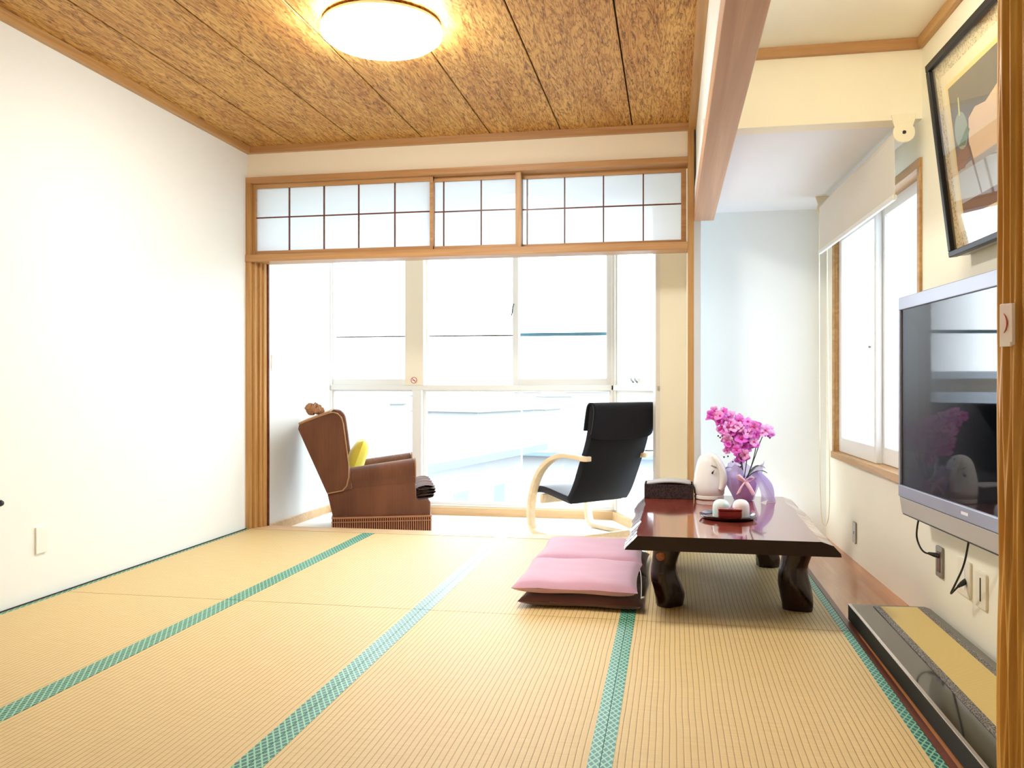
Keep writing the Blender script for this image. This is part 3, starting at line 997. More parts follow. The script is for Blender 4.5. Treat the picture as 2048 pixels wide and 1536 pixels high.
MB().tube([(0.008, -0.0665, 0.186), (0.02, -0.067, 0.181), (0.034, -0.062, 0.176)], 0.0035, 8).build('spout_lip', mat('grey_plastic', srgb(190, 186, 176), 0.4), kt, smooth=True)

# orchid in wrapped pot
orc = empty('potted_orchid', (0.380, 4.66, TZ))
tag(orc, 'pink orchid in a purple pot wrapped in lilac paper with a ribbon', 'potted plant')
M_purple = mat('purple_pot', srgb(182, 138, 200), 0.3)
MB().lathe([(0.0, 0.0), (0.042, 0.0), (0.045, 0.004), (0.062, 0.06), (0.070, 0.11), (0.072, 0.125), (0.064, 0.125), (0.0, 0.11)], 40).build('pot', M_purple, orc, smooth=True)
m = bpy.data.materials.new('lilac_wrapping'); m.use_nodes = True
t = m.node_tree; t.nodes.clear()
oo = t.nodes.new('ShaderNodeOutputMaterial')
d_ = t.nodes.new('ShaderNodeBsdfDiffuse'); d_.inputs[0].default_value = srgb(212, 196, 238)
tl = t.nodes.new('ShaderNodeBsdfTranslucent'); tl.inputs[0].default_value = srgb(222, 206, 245)
tp = t.nodes.new('ShaderNodeBsdfTransparent')
m1 = t.nodes.new('ShaderNodeMixShader'); m1.inputs[0].default_value = 0.5
m2 = t.nodes.new('ShaderNodeMixShader'); m2.inputs[0].default_value = 0.28
t.links.new(d_.outputs[0], m1.inputs[1]); t.links.new(tl.outputs[0], m1.inputs[2])
t.links.new(m1.outputs[0], m2.inputs[1]); t.links.new(tp.outputs[0], m2.inputs[2])
t.links.new(m2.outputs[0], oo.inputs[0])
M_wrap = m
def wrap(a0, a1, r0, r1, r2, h1, h2, seed, amp, squash=1.0):
    def P(u, v):
        a = a0 + (a1 - a0) * u
        z = v * (h1 + (h2 - h1) * (0.5 + 0.5 * math.sin(u * 9 + seed)))
        r = r0 + (r1 - r0) * min(1, v * 2) + (r2 - r1) * max(0, v - 0.45) / 0.55
        r *= 1 + amp * v * math.sin(a * 7 + seed * 3) + amp * 0.6 * v * math.sin(a * 13 + seed)
        return (r * math.cos(a), r * math.sin(a) * squash, z + 0.002)
    return MB().grid(70, 20, P)
wrap(math.radians(150), math.radians(265), 0.050, 0.084, 0.088, 0.15, 0.195, 1.0, 0.10, 0.85).build('wrapping_paper', M_wrap, orc, smooth=True, auto=180)
wrap(math.radians(10), math.radians(170), 0.052, 0.088, 0.105, 0.165, 0.215, 2.3, 0.10, 0.7).build('wrapping_paper', M_wrap, orc, smooth=True, auto=180)
def tailp(u, v):
    a = math.radians(-62 + 95 * u)
    r = 0.062 + 0.085 * (1 - v) + 0.012 * math.sin(u * 16 + v * 5) + 0.02 * math.sin(v * PI)
    return (r * math.cos(a) + 0.01, r * math.sin(a) * 0.55, max(0.002, 0.15 * v + 0.012 * math.sin(u * 11)))
MB().grid(50, 20, tailp).build('wrapping_paper', M_wrap, orc, smooth=True, auto=180)
# ribbon
M_rib = mat('pink_ribbon', srgb(246, 206, 226), 0.35, sheen=0.3)
def ribbon(pts, wd, name='ribbon_tail'):
    pts = chaikin(pts, 2)
    n = len(pts)
    def P(u, v):
        i = u * (n - 1); a = pts[int(i)]; b_ = pts[min(int(i) + 1, n - 1)]; f = i - int(i)
        x, y, z = (a[q] + (b_[q] - a[q]) * f for q in range(3))
        return (x + (v - 0.5) * wd * 0.8, y - 0.004 * math.sin(v * PI), z + (v - 0.5) * wd * 0.45)
    o = MB().grid(24, 6, P).build(name, M_rib, orc, smooth=True, auto=180)
    s = o.modifiers.new('s', 'SOLIDIFY'); s.thickness = 0.0012
ribbon([(0.002, -0.080, 0.110), (-0.018, -0.088, 0.085), (-0.036, -0.084, 0.045)], 0.024)
ribbon([(0.002, -0.080, 0.110), (0.022, -0.090, 0.080), (0.044, -0.086, 0.040)], 0.022)
ribbon([(0.0, -0.080, 0.108), (0.020, -0.092, 0.135), (0.044, -0.086, 0.128), (0.028, -0.082, 0.110), (0.0, -0.080, 0.108)], 0.018, 'ribbon_loop')
ribbon([(0.0, -0.080, 0.108), (-0.020, -0.092, 0.128), (-0.040, -0.086, 0.150), (-0.026, -0.082, 0.118), (0.0, -0.080, 0.108)], 0.018, 'ribbon_loop')
# stems
M_stem = mat('green_stem', srgb(40, 66, 40), 0.5)
stems = [[(0, 0, 0.10), (-0.02, -0.01, 0.24), (-0.07, -0.01, 0.37), (-0.15, -0.02, 0.455)],
         [(0, 0.01, 0.10), (0.02, 0.0, 0.24), (0.01, 0.02, 0.36), (-0.06, 0.03, 0.44)],
         [(0.01, 0, 0.10), (0.05, -0.01, 0.22), (0.07, 0.0, 0.33), (0.045, 0.01, 0.41)],
         [(0.01, 0.01, 0.10), (0.055, 0.01, 0.22), (0.09, 0.01, 0.33), (0.118, 0.0, 0.375)],
         [(0, -0.01, 0.10), (-0.01, -0.02, 0.2), (-0.03, -0.03, 0.28), (-0.06, -0.03, 0.30)]]
for s_ in stems:
    MB().tube(chaikin(s_, 2), 0.0026, 6).build('stem', M_stem, orc, smooth=True)
M_leaf = mat('dark_orchid_leaf', srgb(36, 66, 40), 0.4)
for a, l_, zz in ((200, 0.10, 0.16), (20, 0.11, 0.165), (330, 0.12, 0.15), (120, 0.10, 0.16)):
    a = math.radians(a)
    def LF(u, v, a=a, l_=l_, zz=zz):
        r = 0.01 + l_ * u
        wv_ = 0.018 * math.sin(PI * min(1, u * 0.92 + 0.06)) * (v - 0.5) * 2
        return (r * math.cos(a) - wv_ * math.sin(a), r * math.sin(a) + wv_ * math.cos(a), 0.11 + (zz - 0.11) * math.sin(u * PI * 0.7) * 1.3 + 0.006 * abs(v - 0.5))
    MB().grid(12, 5, LF).build('leaf', M_leaf, orc, smooth=True, auto=180)
# blossoms
M_bl = [mat('orchid_pink', srgb(242, 138, 230), 0.5, sheen=0.2), mat('orchid_magenta', srgb(230, 100, 216), 0.5), mat('orchid_light', srgb(244, 176, 236), 0.5)]
M_lip = mat('orchid_lip', srgb(200, 40, 130), 0.5)
def blossom_mesh(seed):
    mb = MB()
    rr = random.Random(seed)
    for i in range(5):
        a = 2 * PI * i / 5 + rr.uniform(-0.1, 0.1)
        ln = 0.021 * rr.uniform(0.85, 1.15)
        def PT(u, v, a=a, ln=ln):
            r = 0.003 + ln * u
            wd = 0.0115 * math.sin(PI * (0.12 + 0.80 * u)) * (v - 0.5) * 2
            z = 0.006 * math.sin(u * 2.4) - 0.35 * abs(wd)
            return (r * math.cos(a) - wd * math.sin(a), r * math.sin(a) + wd * math.cos(a), z)
        mb.grid(6, 5, PT)
    return mb
random.seed(11)
blobs = [(-0.145, 0.445, 0.030, 6), (-0.105, 0.430, 0.045, 12), (-0.055, 0.410, 0.05, 15), (0.0, 0.385, 0.055, 16), (-0.10, 0.375, 0.035, 7),
         (0.050, 0.36, 0.045, 10), (-0.045, 0.325, 0.055, 14), (0.015, 0.30, 0.05, 12), (-0.09, 0.285, 0.022, 3), (0.118, 0.365, 0.022, 4), (0.0, 0.255, 0.032, 6), (-0.02, 0.228, 0.012, 2)]
protos = []
nb = 0
for (bx, bz, br, cnt) in blobs:
    for _ in range(cnt):
        th_ = random.uniform(0, 2 * PI); rr_ = br * math.sqrt(random.random())
        x = bx + rr_ * math.cos(th_); z = bz + rr_ * math.sin(th_)
        y = random.uniform(-0.045, 0.03)
        kind = nb % 6
        if len(protos) <= kind:
            o = blossom_mesh(kind).build('blossom', M_bl[kind % 3], orc, smooth=True, auto=180)
            lp = MB().lathe([(0.0, -0.001), (0.004, 0.002), (0.005, 0.006), (0.002, 0.010), (0.0, 0.011)], 8).build('lip', M_lip, o, smooth=True)
            protos.append(o)
        else:
            o = copy_tree(protos[kind], orc)
        o.location = (x, y, z)
        o.rotation_euler = (math.radians(random.uniform(40, 110)), random.uniform(-0.6, 0.6), random.uniform(-0.7, 0.7))
        s = random.uniform(0.9, 1.45)
        o.scale = (s, s, s)
        nb += 1
M_bud = mat('dark_bud', srgb(70, 20, 50), 0.5)
for (x, z) in ((-0.125, 0.335), (-0.135, 0.343), (-0.115, 0.343), (-0.105, 0.232), (-0.085, 0.236), (-0.06, 0.208), (-0.02, 0.20), (-0.02, 0.182), (0.118, 0.345), (0.128, 0.336)):
    MB().lathe([(0.0, -0.006), (0.004, -0.002), (0.0045, 0.002), (0.0, 0.006)], 8, (x, -0.05, z)).build('bud', M_bud, orc, smooth=True)

# round black tray with red box and two domed cups
tr = empty('lacquer_tray', (0.258, 4.03, TZ))
tag(tr, 'round black lacquer tray in the middle of the low table', 'tray')
M_blk = mat('black_lacquer', srgb(12, 10, 12), 0.12, spec=0.6, coat=0.5)
MB().lathe([(0.0, 0.0), (0.110, 0.0), (0.122, 0.006), (0.130, 0.018), (0.127, 0.019), (0.118, 0.009), (0.108, 0.0045), (0.0, 0.0045)], 64).build('dish', M_blk, tr, smooth=True, auto=50)
rbx = empty('lacquer_box', (0.262, 3.965, TZ + 0.0055))
tag(rbx, 'small dark red lacquer box on the black tray, in front of the cups', 'box')
M_red = mat('red_lacquer', srgb(128, 16, 20), 0.25, coat=0.4)
b = MB()
b.prism(rrect(-0.052, 0.052, -0.030, 0.030, 0.008), 0.0, 0.038, XY)
b.build('box_body', M_red, rbx, bevel=0.002)
b = MB(); b.prism(rrect(-0.053, 0.053, -0.031, 0.031, 0.008), 0.0385, 0.049, XY)
b.build('lid', M_red, rbx, bevel=0.003)
def cup(x, y, label, c):
    o = MB().lathe([(0.0, 0.078), (0.012, 0.0775), (0.024, 0.073), (0.033, 0.064), (0.0375, 0.052), (0.039, 0.035), (0.039, 0.0), (0.036, 0.0), (0.036, 0.034), (0.0345, 0.05), (0.030, 0.061), (0.0, 0.074)][::1], 40).build('teacup', mat('porcelain_' + c[0], c[1], 0.25), smooth=True, auto=80)
    o.location = (x, y, TZ + 0.0055)
    tag(o, label, 'cup', 'cups upturned on the tray')
cup(0.228, 4.045, 'pale blue-white upturned cup, the left one behind the red box', ('blue', srgb(220, 238, 240)))
cup(0.318, 4.06, 'pinkish white upturned cup, the right one behind the red box', ('white', srgb(244, 236, 240)))

# ------------------------------------------------------------------ floor cushions (legless folding seats)
def floor_seat(name, loc, rz, m, label, w_=0.54, d1=0.50, d2=0.55, th_=0.055):
    e = empty(name, loc, rz)
    tag(e, label, 'floor cushion', 'folding floor cushions stacked by the table')
    def pad(y0, y1, nm, seed):
        P = pillow(w_, y1 - y0, th_, sharp=7, seed=seed)
        def F(u, v, s):
            x, y, z = P(u, v, s)
            cr_ = 0.004 * noise.noise(Vector((x * 9 + seed, y * 9, 0))) * (1 if s > 0 else 0)
            return (x, y + (y0 + y1) / 2, z * (1.0 if s > 0 else 0.9) + th_ * 0.46 + cr_)
        mb = MB()
        mb.grid(30, 30, lambda u, v: F(u, v, 1))
        mb.grid(30, 30, lambda u, v: F(u, v, -1))
        return mb.build(nm, m, e, smooth=True, auto=180)
    pad(0, d1, 'seat_pad', 1.0)
    pad(d1 - 0.006, d1 + d2, 'back_pad', 4.0)
    return e
M_pink = fabric('pink_cotton', srgb(204, 162, 184), scale=500, amt=0.06, bump=0.15)
M_pink_shaded = fabric('pink_cotton_shaded', srgb(104, 68, 66), scale=500, amt=0.08, bump=0.15)  # darker copy of the pink cotton: shade under the upper cushion put into the colour
floor_seat('floor_cushion', (-0.385, 3.62, 0.0015), 0.0, M_pink_shaded, 'pink folding floor cushion on the tatami, coloured dark as shaded, underneath the paler one', 0.54, 0.56, 0.58, 0.060)
fc = floor_seat('floor_cushion', (-0.410, 3.61, 0.056), 0.0, M_pink, 'pale pink folding floor cushion on top of the shaded one beside the table', 0.545, 0.58, 0.58, 0.070)
cd_ = MB().tube(chaikin([(0.262, 0.50, 0.03), (0.275, 0.35, 0.03), (0.283, 0.15, 0.02), (0.285, 0.06, -0.005)], 2), 0.0015, 6)
cd_.tube([(0.285, 0.062, -0.002), (0.297, 0.052, 0.006)], 0.004, 6)
cd_.build('zip_cord', M_white, fc, smooth=True)

# ------------------------------------------------------------------ black lacquer platform on the board strip
pf = empty('display_platform', (0.88, 2.4, 0.0))
tag(pf, 'long low black lacquered display board with woven mat inlay by the wall', 'display board')
m = mat('black_gloss_board', srgb(22, 22, 22), 0.08, spec=0.6, coat=0.4)
PX = lambda x, y, z: (x - 0.88, y - 2.4, z)
b = MB()
b.prism([(0.715, 3.685), (0.73, 1.2), (1.035 + 0.03, 1.2), (1.025, 3.66), (1.01, 3.69)], 0.0035, 0.068, lambda p, q, t: PX(p, q, t))
pb = b.build('base', m, pf, bevel=0.003, seg=2)
pb.data.materials.append(mat('black_matt_side', srgb(20, 17, 15), 0.5, spec=0.3))
for p_ in pb.data.polygons:
    if abs(p_.normal.z) < 0.5:
        p_.material_index = 1
b = MB()
b.prism([(0.7135, 3.686), (0.7285, 1.2), (0.7405, 1.2), (0.7255, 3.674)], 0.0655, 0.0692, PX)
b.build('edge_strip', mat('polished_edge_metal', srgb(215, 205, 200), 0.22, metal=0.8), pf, bevel=0.0015)
M_goza = mat('woven_straw', srgb(212, 190, 118), 0.6)
k = NB(M_goza)
wv = k.n('ShaderNodeTexWave', bands_direction='Y', Scale=55.0, Distortion=0.6, Detail=2.0)
k.l(k.pos(), wv.inputs['Vector'])
k.l(k.ramp(wv.outputs['Fac'], [(0.1, srgb(190, 164, 96)), (0.5, srgb(218, 196, 128))]), k.b.inputs['Base Color'])
k.bump(wv.outputs['Fac'], 0.3, 0.002)
b = MB(); b.prism([(0.832, 3.655), (0.848, 1.25), (1.000, 1.25), (0.976, 3.67)], 0.060, 0.0695, PX)
b.build('woven_mat', M_goza, pf)
m = mat('black_brocade', srgb(40, 38, 40), 0.5)
k = NB(m)
vo = k.n('ShaderNodeTexVoronoi', Scale=140.0, feature='DISTANCE_TO_EDGE')
k.l(k.pos(), vo.inputs['Vector'])
k.l(k.ramp(vo.outputs['Distance'], [(0.05, srgb(150, 145, 140)), (0.16, srgb(26, 24, 26))]), k.b.inputs['Base Color'])
for pl in ([(0.806, 3.655), (0.820, 1.25), (0.848, 1.25), (0.832, 3.655)], [(0.976, 3.67), (1.000, 1.25), (1.022, 1.25), (0.998, 3.67)]):
    b = MB(); b.prism(pl, 0.060, 0.0702, PX); b.build('brocade_border', m, pf)

# ------------------------------------------------------------------ television
TO = 0.12
def TW(off, y, z):
    return RW(off + (y - 3.705) * 0.040, y, z)
ty0, ty1 = 2.36, 3.705
tv = empty('television', RW(0.10, 3.0, 0.44))
tag(tv, 'wide flat television with silver bezel hung on the right wall', 'television')
L2 = tv.location
sv = mat('silver_plastic', srgb(150, 154, 172), 0.35, metal=0.3)
sv2 = mat('speaker_bar_grey', srgb(168, 162, 156), 0.5)
def TVB(name, o0, o1, a, b_, z0, z1, m, bev=0.003, par=None):
    return MB().box(o0, o1, a, b_, z0, z1, TW).build(name, m, par or tv, bevel=bev, origin=L2)
TVB('casing', 0.075, TO - 0.008, ty0, ty1, 0.52, 1.32, M_black, 0.01)
fr_ = MB()
zb, zt = 0.525, 1.322
fr_.box(TO - 0.014, TO, ty0, ty1, zt - 0.052, zt, TW)
fr_.box(TO - 0.014, TO, ty1 - 0.018, ty1, zb + 0.036, zt - 0.052, TW)
fr_.box(TO - 0.014, TO, ty0, ty0 + 0.018, zb + 0.036, zt - 0.052, TW)
fr_.box(TO - 0.014, TO, ty0, ty1, zb - 0.012, zb + 0.036, TW)
fr_.build('bezel', sv, tv, bevel=0.003, origin=L2)
bb = MB()
bb.prism([(ty1, zb - 0.014), (ty0, zb - 0.014), (ty0 + 0.04, 0.448), (ty1 - 0.03, 0.448)], 0.075, TO - 0.004, lambda p, q, t: TW(t, p, q))
bb.build('speaker_bar', sv2, tv, bevel=0.003, origin=L2)
TVB('gap_line', 0.078, TO - 0.006, ty0, ty1, zb - 0.017, zb - 0.010, M_black, 0)
TVB('gap_line', 0.078, TO - 0.008, ty0 + 0.04, ty1 - 0.03, 0.443, 0.450, M_black, 0)
scr = mat('screen_glass', srgb(2, 4, 10), 0.03, spec=1.0, coat=1.0)
scr.node_tree.nodes['Principled BSDF'].inputs['IOR'].default_value = 1.9
TVB('screen', TO - 0.016, TO - 0.008, ty0 + 0.018, ty1 - 0.018, zb + 0.036, zt - 0.052, scr, 0)
TVB('logo_badge', TO, TO + 0.001, 3.030, 3.085, zb + 0.008, zb + 0.018, mat('badge_white', srgb(230, 232, 240), 0.3), 0)
TVB('wall_mount', 0.042, 0.075, 2.75, 3.35, 0.7, 1.15, M_black, 0)
# cords
M_cable = mat('black_cable', srgb(10, 10, 10), 0.5)
def cable(pts, plug, label):
    c = empty('power_cord', RW(*pts[-1]))
    tag(c, label, 'cord')
    o = c.location
    MB().tube([RW(*p) for p in chaikin(pts, 3)], 0.0035, 8).build('cable', M_cable, c, smooth=True, origin=o)
    a = Vector(RW(*plug[0])); b2 = Vector(RW(*plug[1]))
    MB().tube([a, (a + b2) / 2, b2], [0.005, 0.009, 0.010], 10).build('plug', M_cable, c, smooth=True, origin=o)
cable([(0.085, 3.56, 0.445), (0.08, 3.60, 0.40), (0.07, 3.64, 0.35), (0.06, 3.60, 0.305), (0.03, 3.59, 0.30)], [(0.04, 3.595, 0.303), (0.006, 3.565, 0.298)], 'black television cord curling into the dark metal socket plate')
cable([(0.085, 3.05, 0.445), (0.08, 3.10, 0.36), (0.075, 3.19, 0.28), (0.07, 3.27, 0.215), (0.06, 3.25, 0.24), (0.035, 3.27, 0.255)], [(0.045, 3.26, 0.25), (0.006, 3.30, 0.262)], 'black cord hanging from the television into the white socket plate')

# sockets on the right wall
def plate(name, y0, y1, z0, z1, m, label, cat, t=0.009, slots=(), group=None):
    c = empty(name, RW(0.0, (y0 + y1) / 2, (z0 + z1) / 2))
    tag(c, label, cat, group)
    o = c.location
    MB().prism(rrect(y0, y1, z0, z1, 0.008), 0.0, t, lambda p, q, tt: RW(tt, p, q)).build('cover_plate', m, c, bevel=0.002, origin=o)
    for (a, b_, c0, c1, mm) in slots:
        MB().box(t - 0.001, t + 0.0015, a, b_, c0, c1, RW).build('insert', mm, c, origin=o)
    return c
M_ivory = mat('ivory_plastic', srgb(236, 230, 212), 0.4)
M_steel = mat('dull_steel', srgb(150, 140, 126), 0.4, metal=0.6)
plate('wall_plate', 4.88, 4.95, 0.10, 0.215, M_steel, 'small dull metal wall plate low on the wall behind the table', 'wall plate', slots=((4.91, 4.92, 0.15, 0.165, M_black),))
plate('wall_socket', 3.535, 3.61, 0.215, 0.335, M_steel, 'brownish metal wall socket plate below the television', 'socket', slots=((3.555, 3.59, 0.235, 0.315, M_darkwood),))
plate('wall_socket', 3.255, 3.375, 0.205, 0.335, M_ivory, 'wide ivory socket plate below the television, between two others', 'socket', slots=((3.30, 3.335, 0.23, 0.31, M_white),))
plate('wall_socket', 3.115, 3.205, 0.20, 0.325, M_ivory, 'ivory wall plate with a narrow dark slot, beside the wrinkled post', 'socket', slots=((3.155, 3.163, 0.225, 0.305, M_black),))
# left wall plates
def lplate(name, y0, y1, z0, z1, x, label, cat):
    o = MB().box(x, x + 0.009, y0, y1, z0, z1).build(name, M_wall if False else M_white, bevel=0.002)
    tag(o, label, cat)
    return o
lplate('wall_socket', 3.345, 3.415, 0.207, 0.327, -2.80, 'white socket plate low on the white left wall', 'socket')
o = MB().prism([(-2.689, 5.40), (-2.678, 5.40), (-2.665, 5.47), (-2.676, 5.47)], 1.06, 1.17, XY).build('light_switch', M_white, bevel=0.002)
tag(o, 'white switch plate on the sunroom wall behind the brown armchair', 'switch')
o = MB().lathe([(0.0, 0.0), (0.012, 0.0), (0.014, 0.01), (0.01, 0.018), (0.0, 0.02)], 16).build('coat_hook', M_black, smooth=True)
o.location = (-2.80, 3.138, 0.465); o.rotation_euler = (0, PI / 2, 0)
tag(o, 'small black hook on the white left wall at the picture edge', 'hook')

# no smoking sticker on the pillar
st = empty('no_smoking_sticker', (fx(-1.884), YW - 0.031, 1.0))
tag(st, 'small round red no smoking sticker on the cream window pillar', 'sticker')
M_rd = mat('sticker_red', srgb(190, 80, 60), 0.5)
def disc(r0, r1, y):
    mb = MB()
    n = 32
    vs = []
    for i in range(n):
        a = 2 * PI * i / n
        for r in (r0, r1):
            for yy in (y, y - 0.0008):
                vs.append((r * math.cos(a), yy, r * math.sin(a)))
    fs = []
    for i in range(n):
        j = (i + 1) % n
        A0, B0 = i * 4, j * 4
        fs += [(A0 + 1, B0 + 1, B0 + 3, A0 + 3), (A0, A0 + 2, B0 + 2, B0), (A0 + 2, A0 + 3, B0 + 3, B0 + 2), (A0, B0, B0 + 1, A0 + 1)]
    return mb.add(vs, fs)
mb = MB(); mb.prism([(0.028 * math.cos(a), 0.028 * math.sin(a)) for a in [i * PI / 16 for i in range(32)]], 0.0, -0.0006, lambda p, q, t: (p, t, q))
mb.build('backing', M_white, st)
disc(0.021, 0.026, -0.0007).build('red_ring', M_rd, st)
mb = MB(); mb.prism([(-0.018, 0.014), (-0.014, 0.018), (0.018, -0.014), (0.014, -0.018)], -0.0007, -0.0016, lambda p, q, t: (p, t, q))
mb.prism([(-0.014, -0.003), (0.012, -0.003), (0.012, 0.002), (-0.014, 0.002)], -0.0007, -0.0012, lambda p, q, t: (p, t, q))
mb.build('red_bar', M_rd, st)

# ------------------------------------------------------------------ framed picture on the right wall (leans forward)
pc = empty('framed_picture', RW(0.03, 2.9, 1.43))
tag(pc, 'large black framed still life picture leaning out above the television', 'picture')
L3 = pc.location
PY1, PY0 = 3.275, 2.45
PH = 0.70
def PC(a, y, h):
    """a = distance in front of the front plane; h = height up the frame"""
    off = 0.072 + 0.080 * h / PH + a
    return RW(off, y, 1.421 + h * 0.985 - 0.10 * a)
def PB(name, a0, a1, y0, y1, h0, h1, m, bev=0.0):
    return MB().box(a0, a1, y0, y1, h0, h1, PC).build(name, m, pc, bevel=bev, origin=L3)
M_fr_b = mat('black_gloss_frame', srgb(14, 11, 12), 0.42, spec=0.35)
f = MB()
fw = 0.026
for q in ((PY0, PY1, 0, fw * 0.8), (PY0, PY1, PH - fw, PH), (PY0, PY0 + fw, fw * 0.8, PH - fw), (PY1 - fw, PY1, fw * 0.8, PH - fw)):
    f.box(-0.03, 0.0, q[0], q[1], q[2], q[3], PC)
f.build('frame', M_fr_b, pc, bevel=0.003, origin=L3)
f = MB()
for q in ((PY0 + 0.002, PY1 - 0.002, 0.002, 0.012), (PY0 + 0.002, PY1 - 0.002, PH - 0.012, PH - 0.002), (PY0 + 0.002, PY0 + 0.012, 0.002, PH), (PY1 - 0.012, PY1 - 0.002, 0.002, PH - 0.002)):
    f.box(-0.066, -0.03, q[0], q[1], q[2], q[3], PC)
f.build('frame_side', mat('grey_frame_side', srgb(170, 172, 168), 0.4), pc, origin=L3)
# crackled cream mat
m = mat('crackled_cream_mount', srgb(214, 200, 166), 0.6)
k = NB(m)
vo = k.n('ShaderNodeTexVoronoi', Scale=32.0, feature='DISTANCE_TO_EDGE')
nzz = k.n('ShaderNodeTexNoise', Scale=14.0, Detail=4.0)
k.l(k.pos(), nzz.inputs['Vector'])
k.l(nzz.outputs['Color'], vo.inputs['Vector'])
vo.inputs['Scale'].default_value = 9.0
k.l(k.ramp(vo.outputs['Distance'], [(0.02, srgb(128, 108, 72)), (0.07, srgb(212, 198, 160))]), k.b.inputs['Base Color'])
PB('mount', -0.030, -0.022, PY0 + 0.01, PY1 - 0.01, 0.01, PH - 0.01, m)
mi = mat('plain_cream_mount', srgb(224, 212, 176), 0.6)
PB('inner_mount', -0.0225, -0.020, PY0 + 0.075, PY1 - 0.075, 0.075, PH - 0.075, mi)
sl = mat('yellow_slip', srgb(226, 200, 120), 0.4)
PB('slip', -0.0205, -0.017, PY0 + 0.12, PY1 - 0.12, 0.10, PH - 0.118, sl)
# the printed still life: generic painted shapes, flat as in a print
art = PB('print', -0.0175, -0.0160, PY0 + 0.14, PY1 - 0.14, 0.115, PH - 0.135, mat('print_grey', srgb(96, 90, 84), 0.7))
def blob(name, pts, m, a):
    return MB().prism(pts, a, a + 0.0003, lambda p, q, t: PC(t, p, q)).build(name, m, art, origin=L3)
ya, yb_ = PY1 - 0.14, PY0 + 0.14
blob('table_band', [(ya, 0.115), (yb_, 0.115), (yb_, 0.165), (ya, 0.165)], mat('print_brown', srgb(98, 66, 50), 0.7), -0.0159)
blob('cloth_area', [(ya, 0.165), (yb_, 0.165), (yb_, 0.30), (ya - 0.10, 0.285), (ya, 0.275)], mat('print_bluegrey', srgb(168, 170, 172), 0.7), -0.0158)
blob('bowl_shape', [(ya, 0.28), (ya - 0.06, 0.275), (ya - 0.12, 0.31), (ya - 0.10, 0.345), (ya - 0.04, 0.345), (ya, 0.32)], mat('print_rust', srgb(128, 82, 52), 0.7), -0.0157)
blob('vase_shape', [(ya - 0.13, 0.285), (ya - 0.42, 0.285), (ya - 0.44, 0.38), (ya - 0.38, 0.455), (ya - 0.28, 0.43), (ya - 0.20, 0.44), (ya - 0.14, 0.42), (ya - 0.12, 0.35)], mat('print_peach', srgb(226, 196, 160), 0.7), -0.0156)
blob('pear_shape', [(ya - 0.03 + 0.055 * math.cos(t_) - 0.04, 0.40 + 0.062 * math.sin(t_)) for t_ in [i * PI / 12 for i in range(24)]], mat('print_palegreen', srgb(150, 164, 150), 0.7), -0.0155)
blob('stalk_shape', [(ya - 0.064, 0.45), (ya - 0.078, 0.45), (ya - 0.082, 0.51), (ya - 0.074, 0.51)], mat('print_yellowgreen', srgb(206, 200, 130), 0.7), -0.0154)
blob('leaf_shape', [(ya - 0.03, 0.355), (ya - 0.09, 0.345), (ya - 0.14, 0.385), (ya - 0.12, 0.40)], mat('print_green', srgb(90, 120, 84), 0.7), -0.0153)
blob('line_shape', [(ya - 0.11, 0.33), (ya - 0.125, 0.335), (ya - 0.175, 0.165), (ya - 0.165, 0.165)], MATS['print_brown'], -0.0152)
PB('glazing', -0.0105, -0.0085, PY0 + 0.02, PY1 - 0.02, 0.02, PH - 0.02, glassy('picture_glass', gloss=0.14))

# ------------------------------------------------------------------ wrinkled post at the right edge
m = mat('wrinkled_cedar', srgb(206, 146, 70), 0.35, spec=0.4)
k = NB(m)
n1 = k.n('ShaderNodeTexNoise', Scale=1.0, Detail=3.0, Distortion=1.0)
k.l(k.pos((30, 30, 1.2)), n1.inputs['Vector'])
k.l(k.ramp(n1.outputs['Fac'], [(0.3, srgb(176, 122, 46)), (0.6, srgb(212, 164, 86))]), k.b.inputs['Base Color'])
def POST(u, v):
    a = 2 * PI * u
    z = v * 2.42
    r = 0.070
    g = noise.noise(Vector((math.cos(a) * 0.4, math.sin(a) * 0.4, z * 0.9))) * 4.0
    r += 0.0042 * math.sin(a * 17 + g * 1.6) + 0.003 * math.sin(a * 29 - g * 2.1 + 1)
    r += 0.003 * noise.noise(Vector((math.cos(a) * 3, math.sin(a) * 3, z * 2.5)))
    return (r * math.cos(a), r * math.sin(a), z)
post = MB().grid(220, 90, POST, closed_u=True).build('wooden_post', m, smooth=True, auto=180)
post.location = (0.781, 2.02, 0.0)
post['kind'] = 'structure'
# card holder on the post
cdh = empty('wall_thermometer', (0.712, 1.985, 1.06))
cdh.rotation_euler = (0, 0, math.radians(-62))
tag(cdh, 'small white plastic holder with a red arc on the wooden post', 'holder')
b = MB(); b.prism(rrect(-0.016, 0.016, -0.008, 0.082, 0.003), 0.0, -0.009, XZ); b.build('body', mat('holder_pinkish_white', srgb(238, 226, 224), 0.4), cdh, bevel=0.001)
arc = MB()
pts = [(0.0035 - 0.03 + 0.03 * math.cos(a), -0.0098, 0.040 + 0.03 * math.sin(a)) for a in [math.radians(-44 + 88 * i / 14) for i in range(15)]]
arc.tube(pts, [0.0004 + 0.0013 * math.sin(PI * i / 14) for i in range(15)], 6)
arc.build('red_arc', M_rd, cdh)
b = MB(); b.box(-0.011, 0.015, -0.014, -0.009, -0.010, -0.001); b.build('ledge', M_white, cdh)

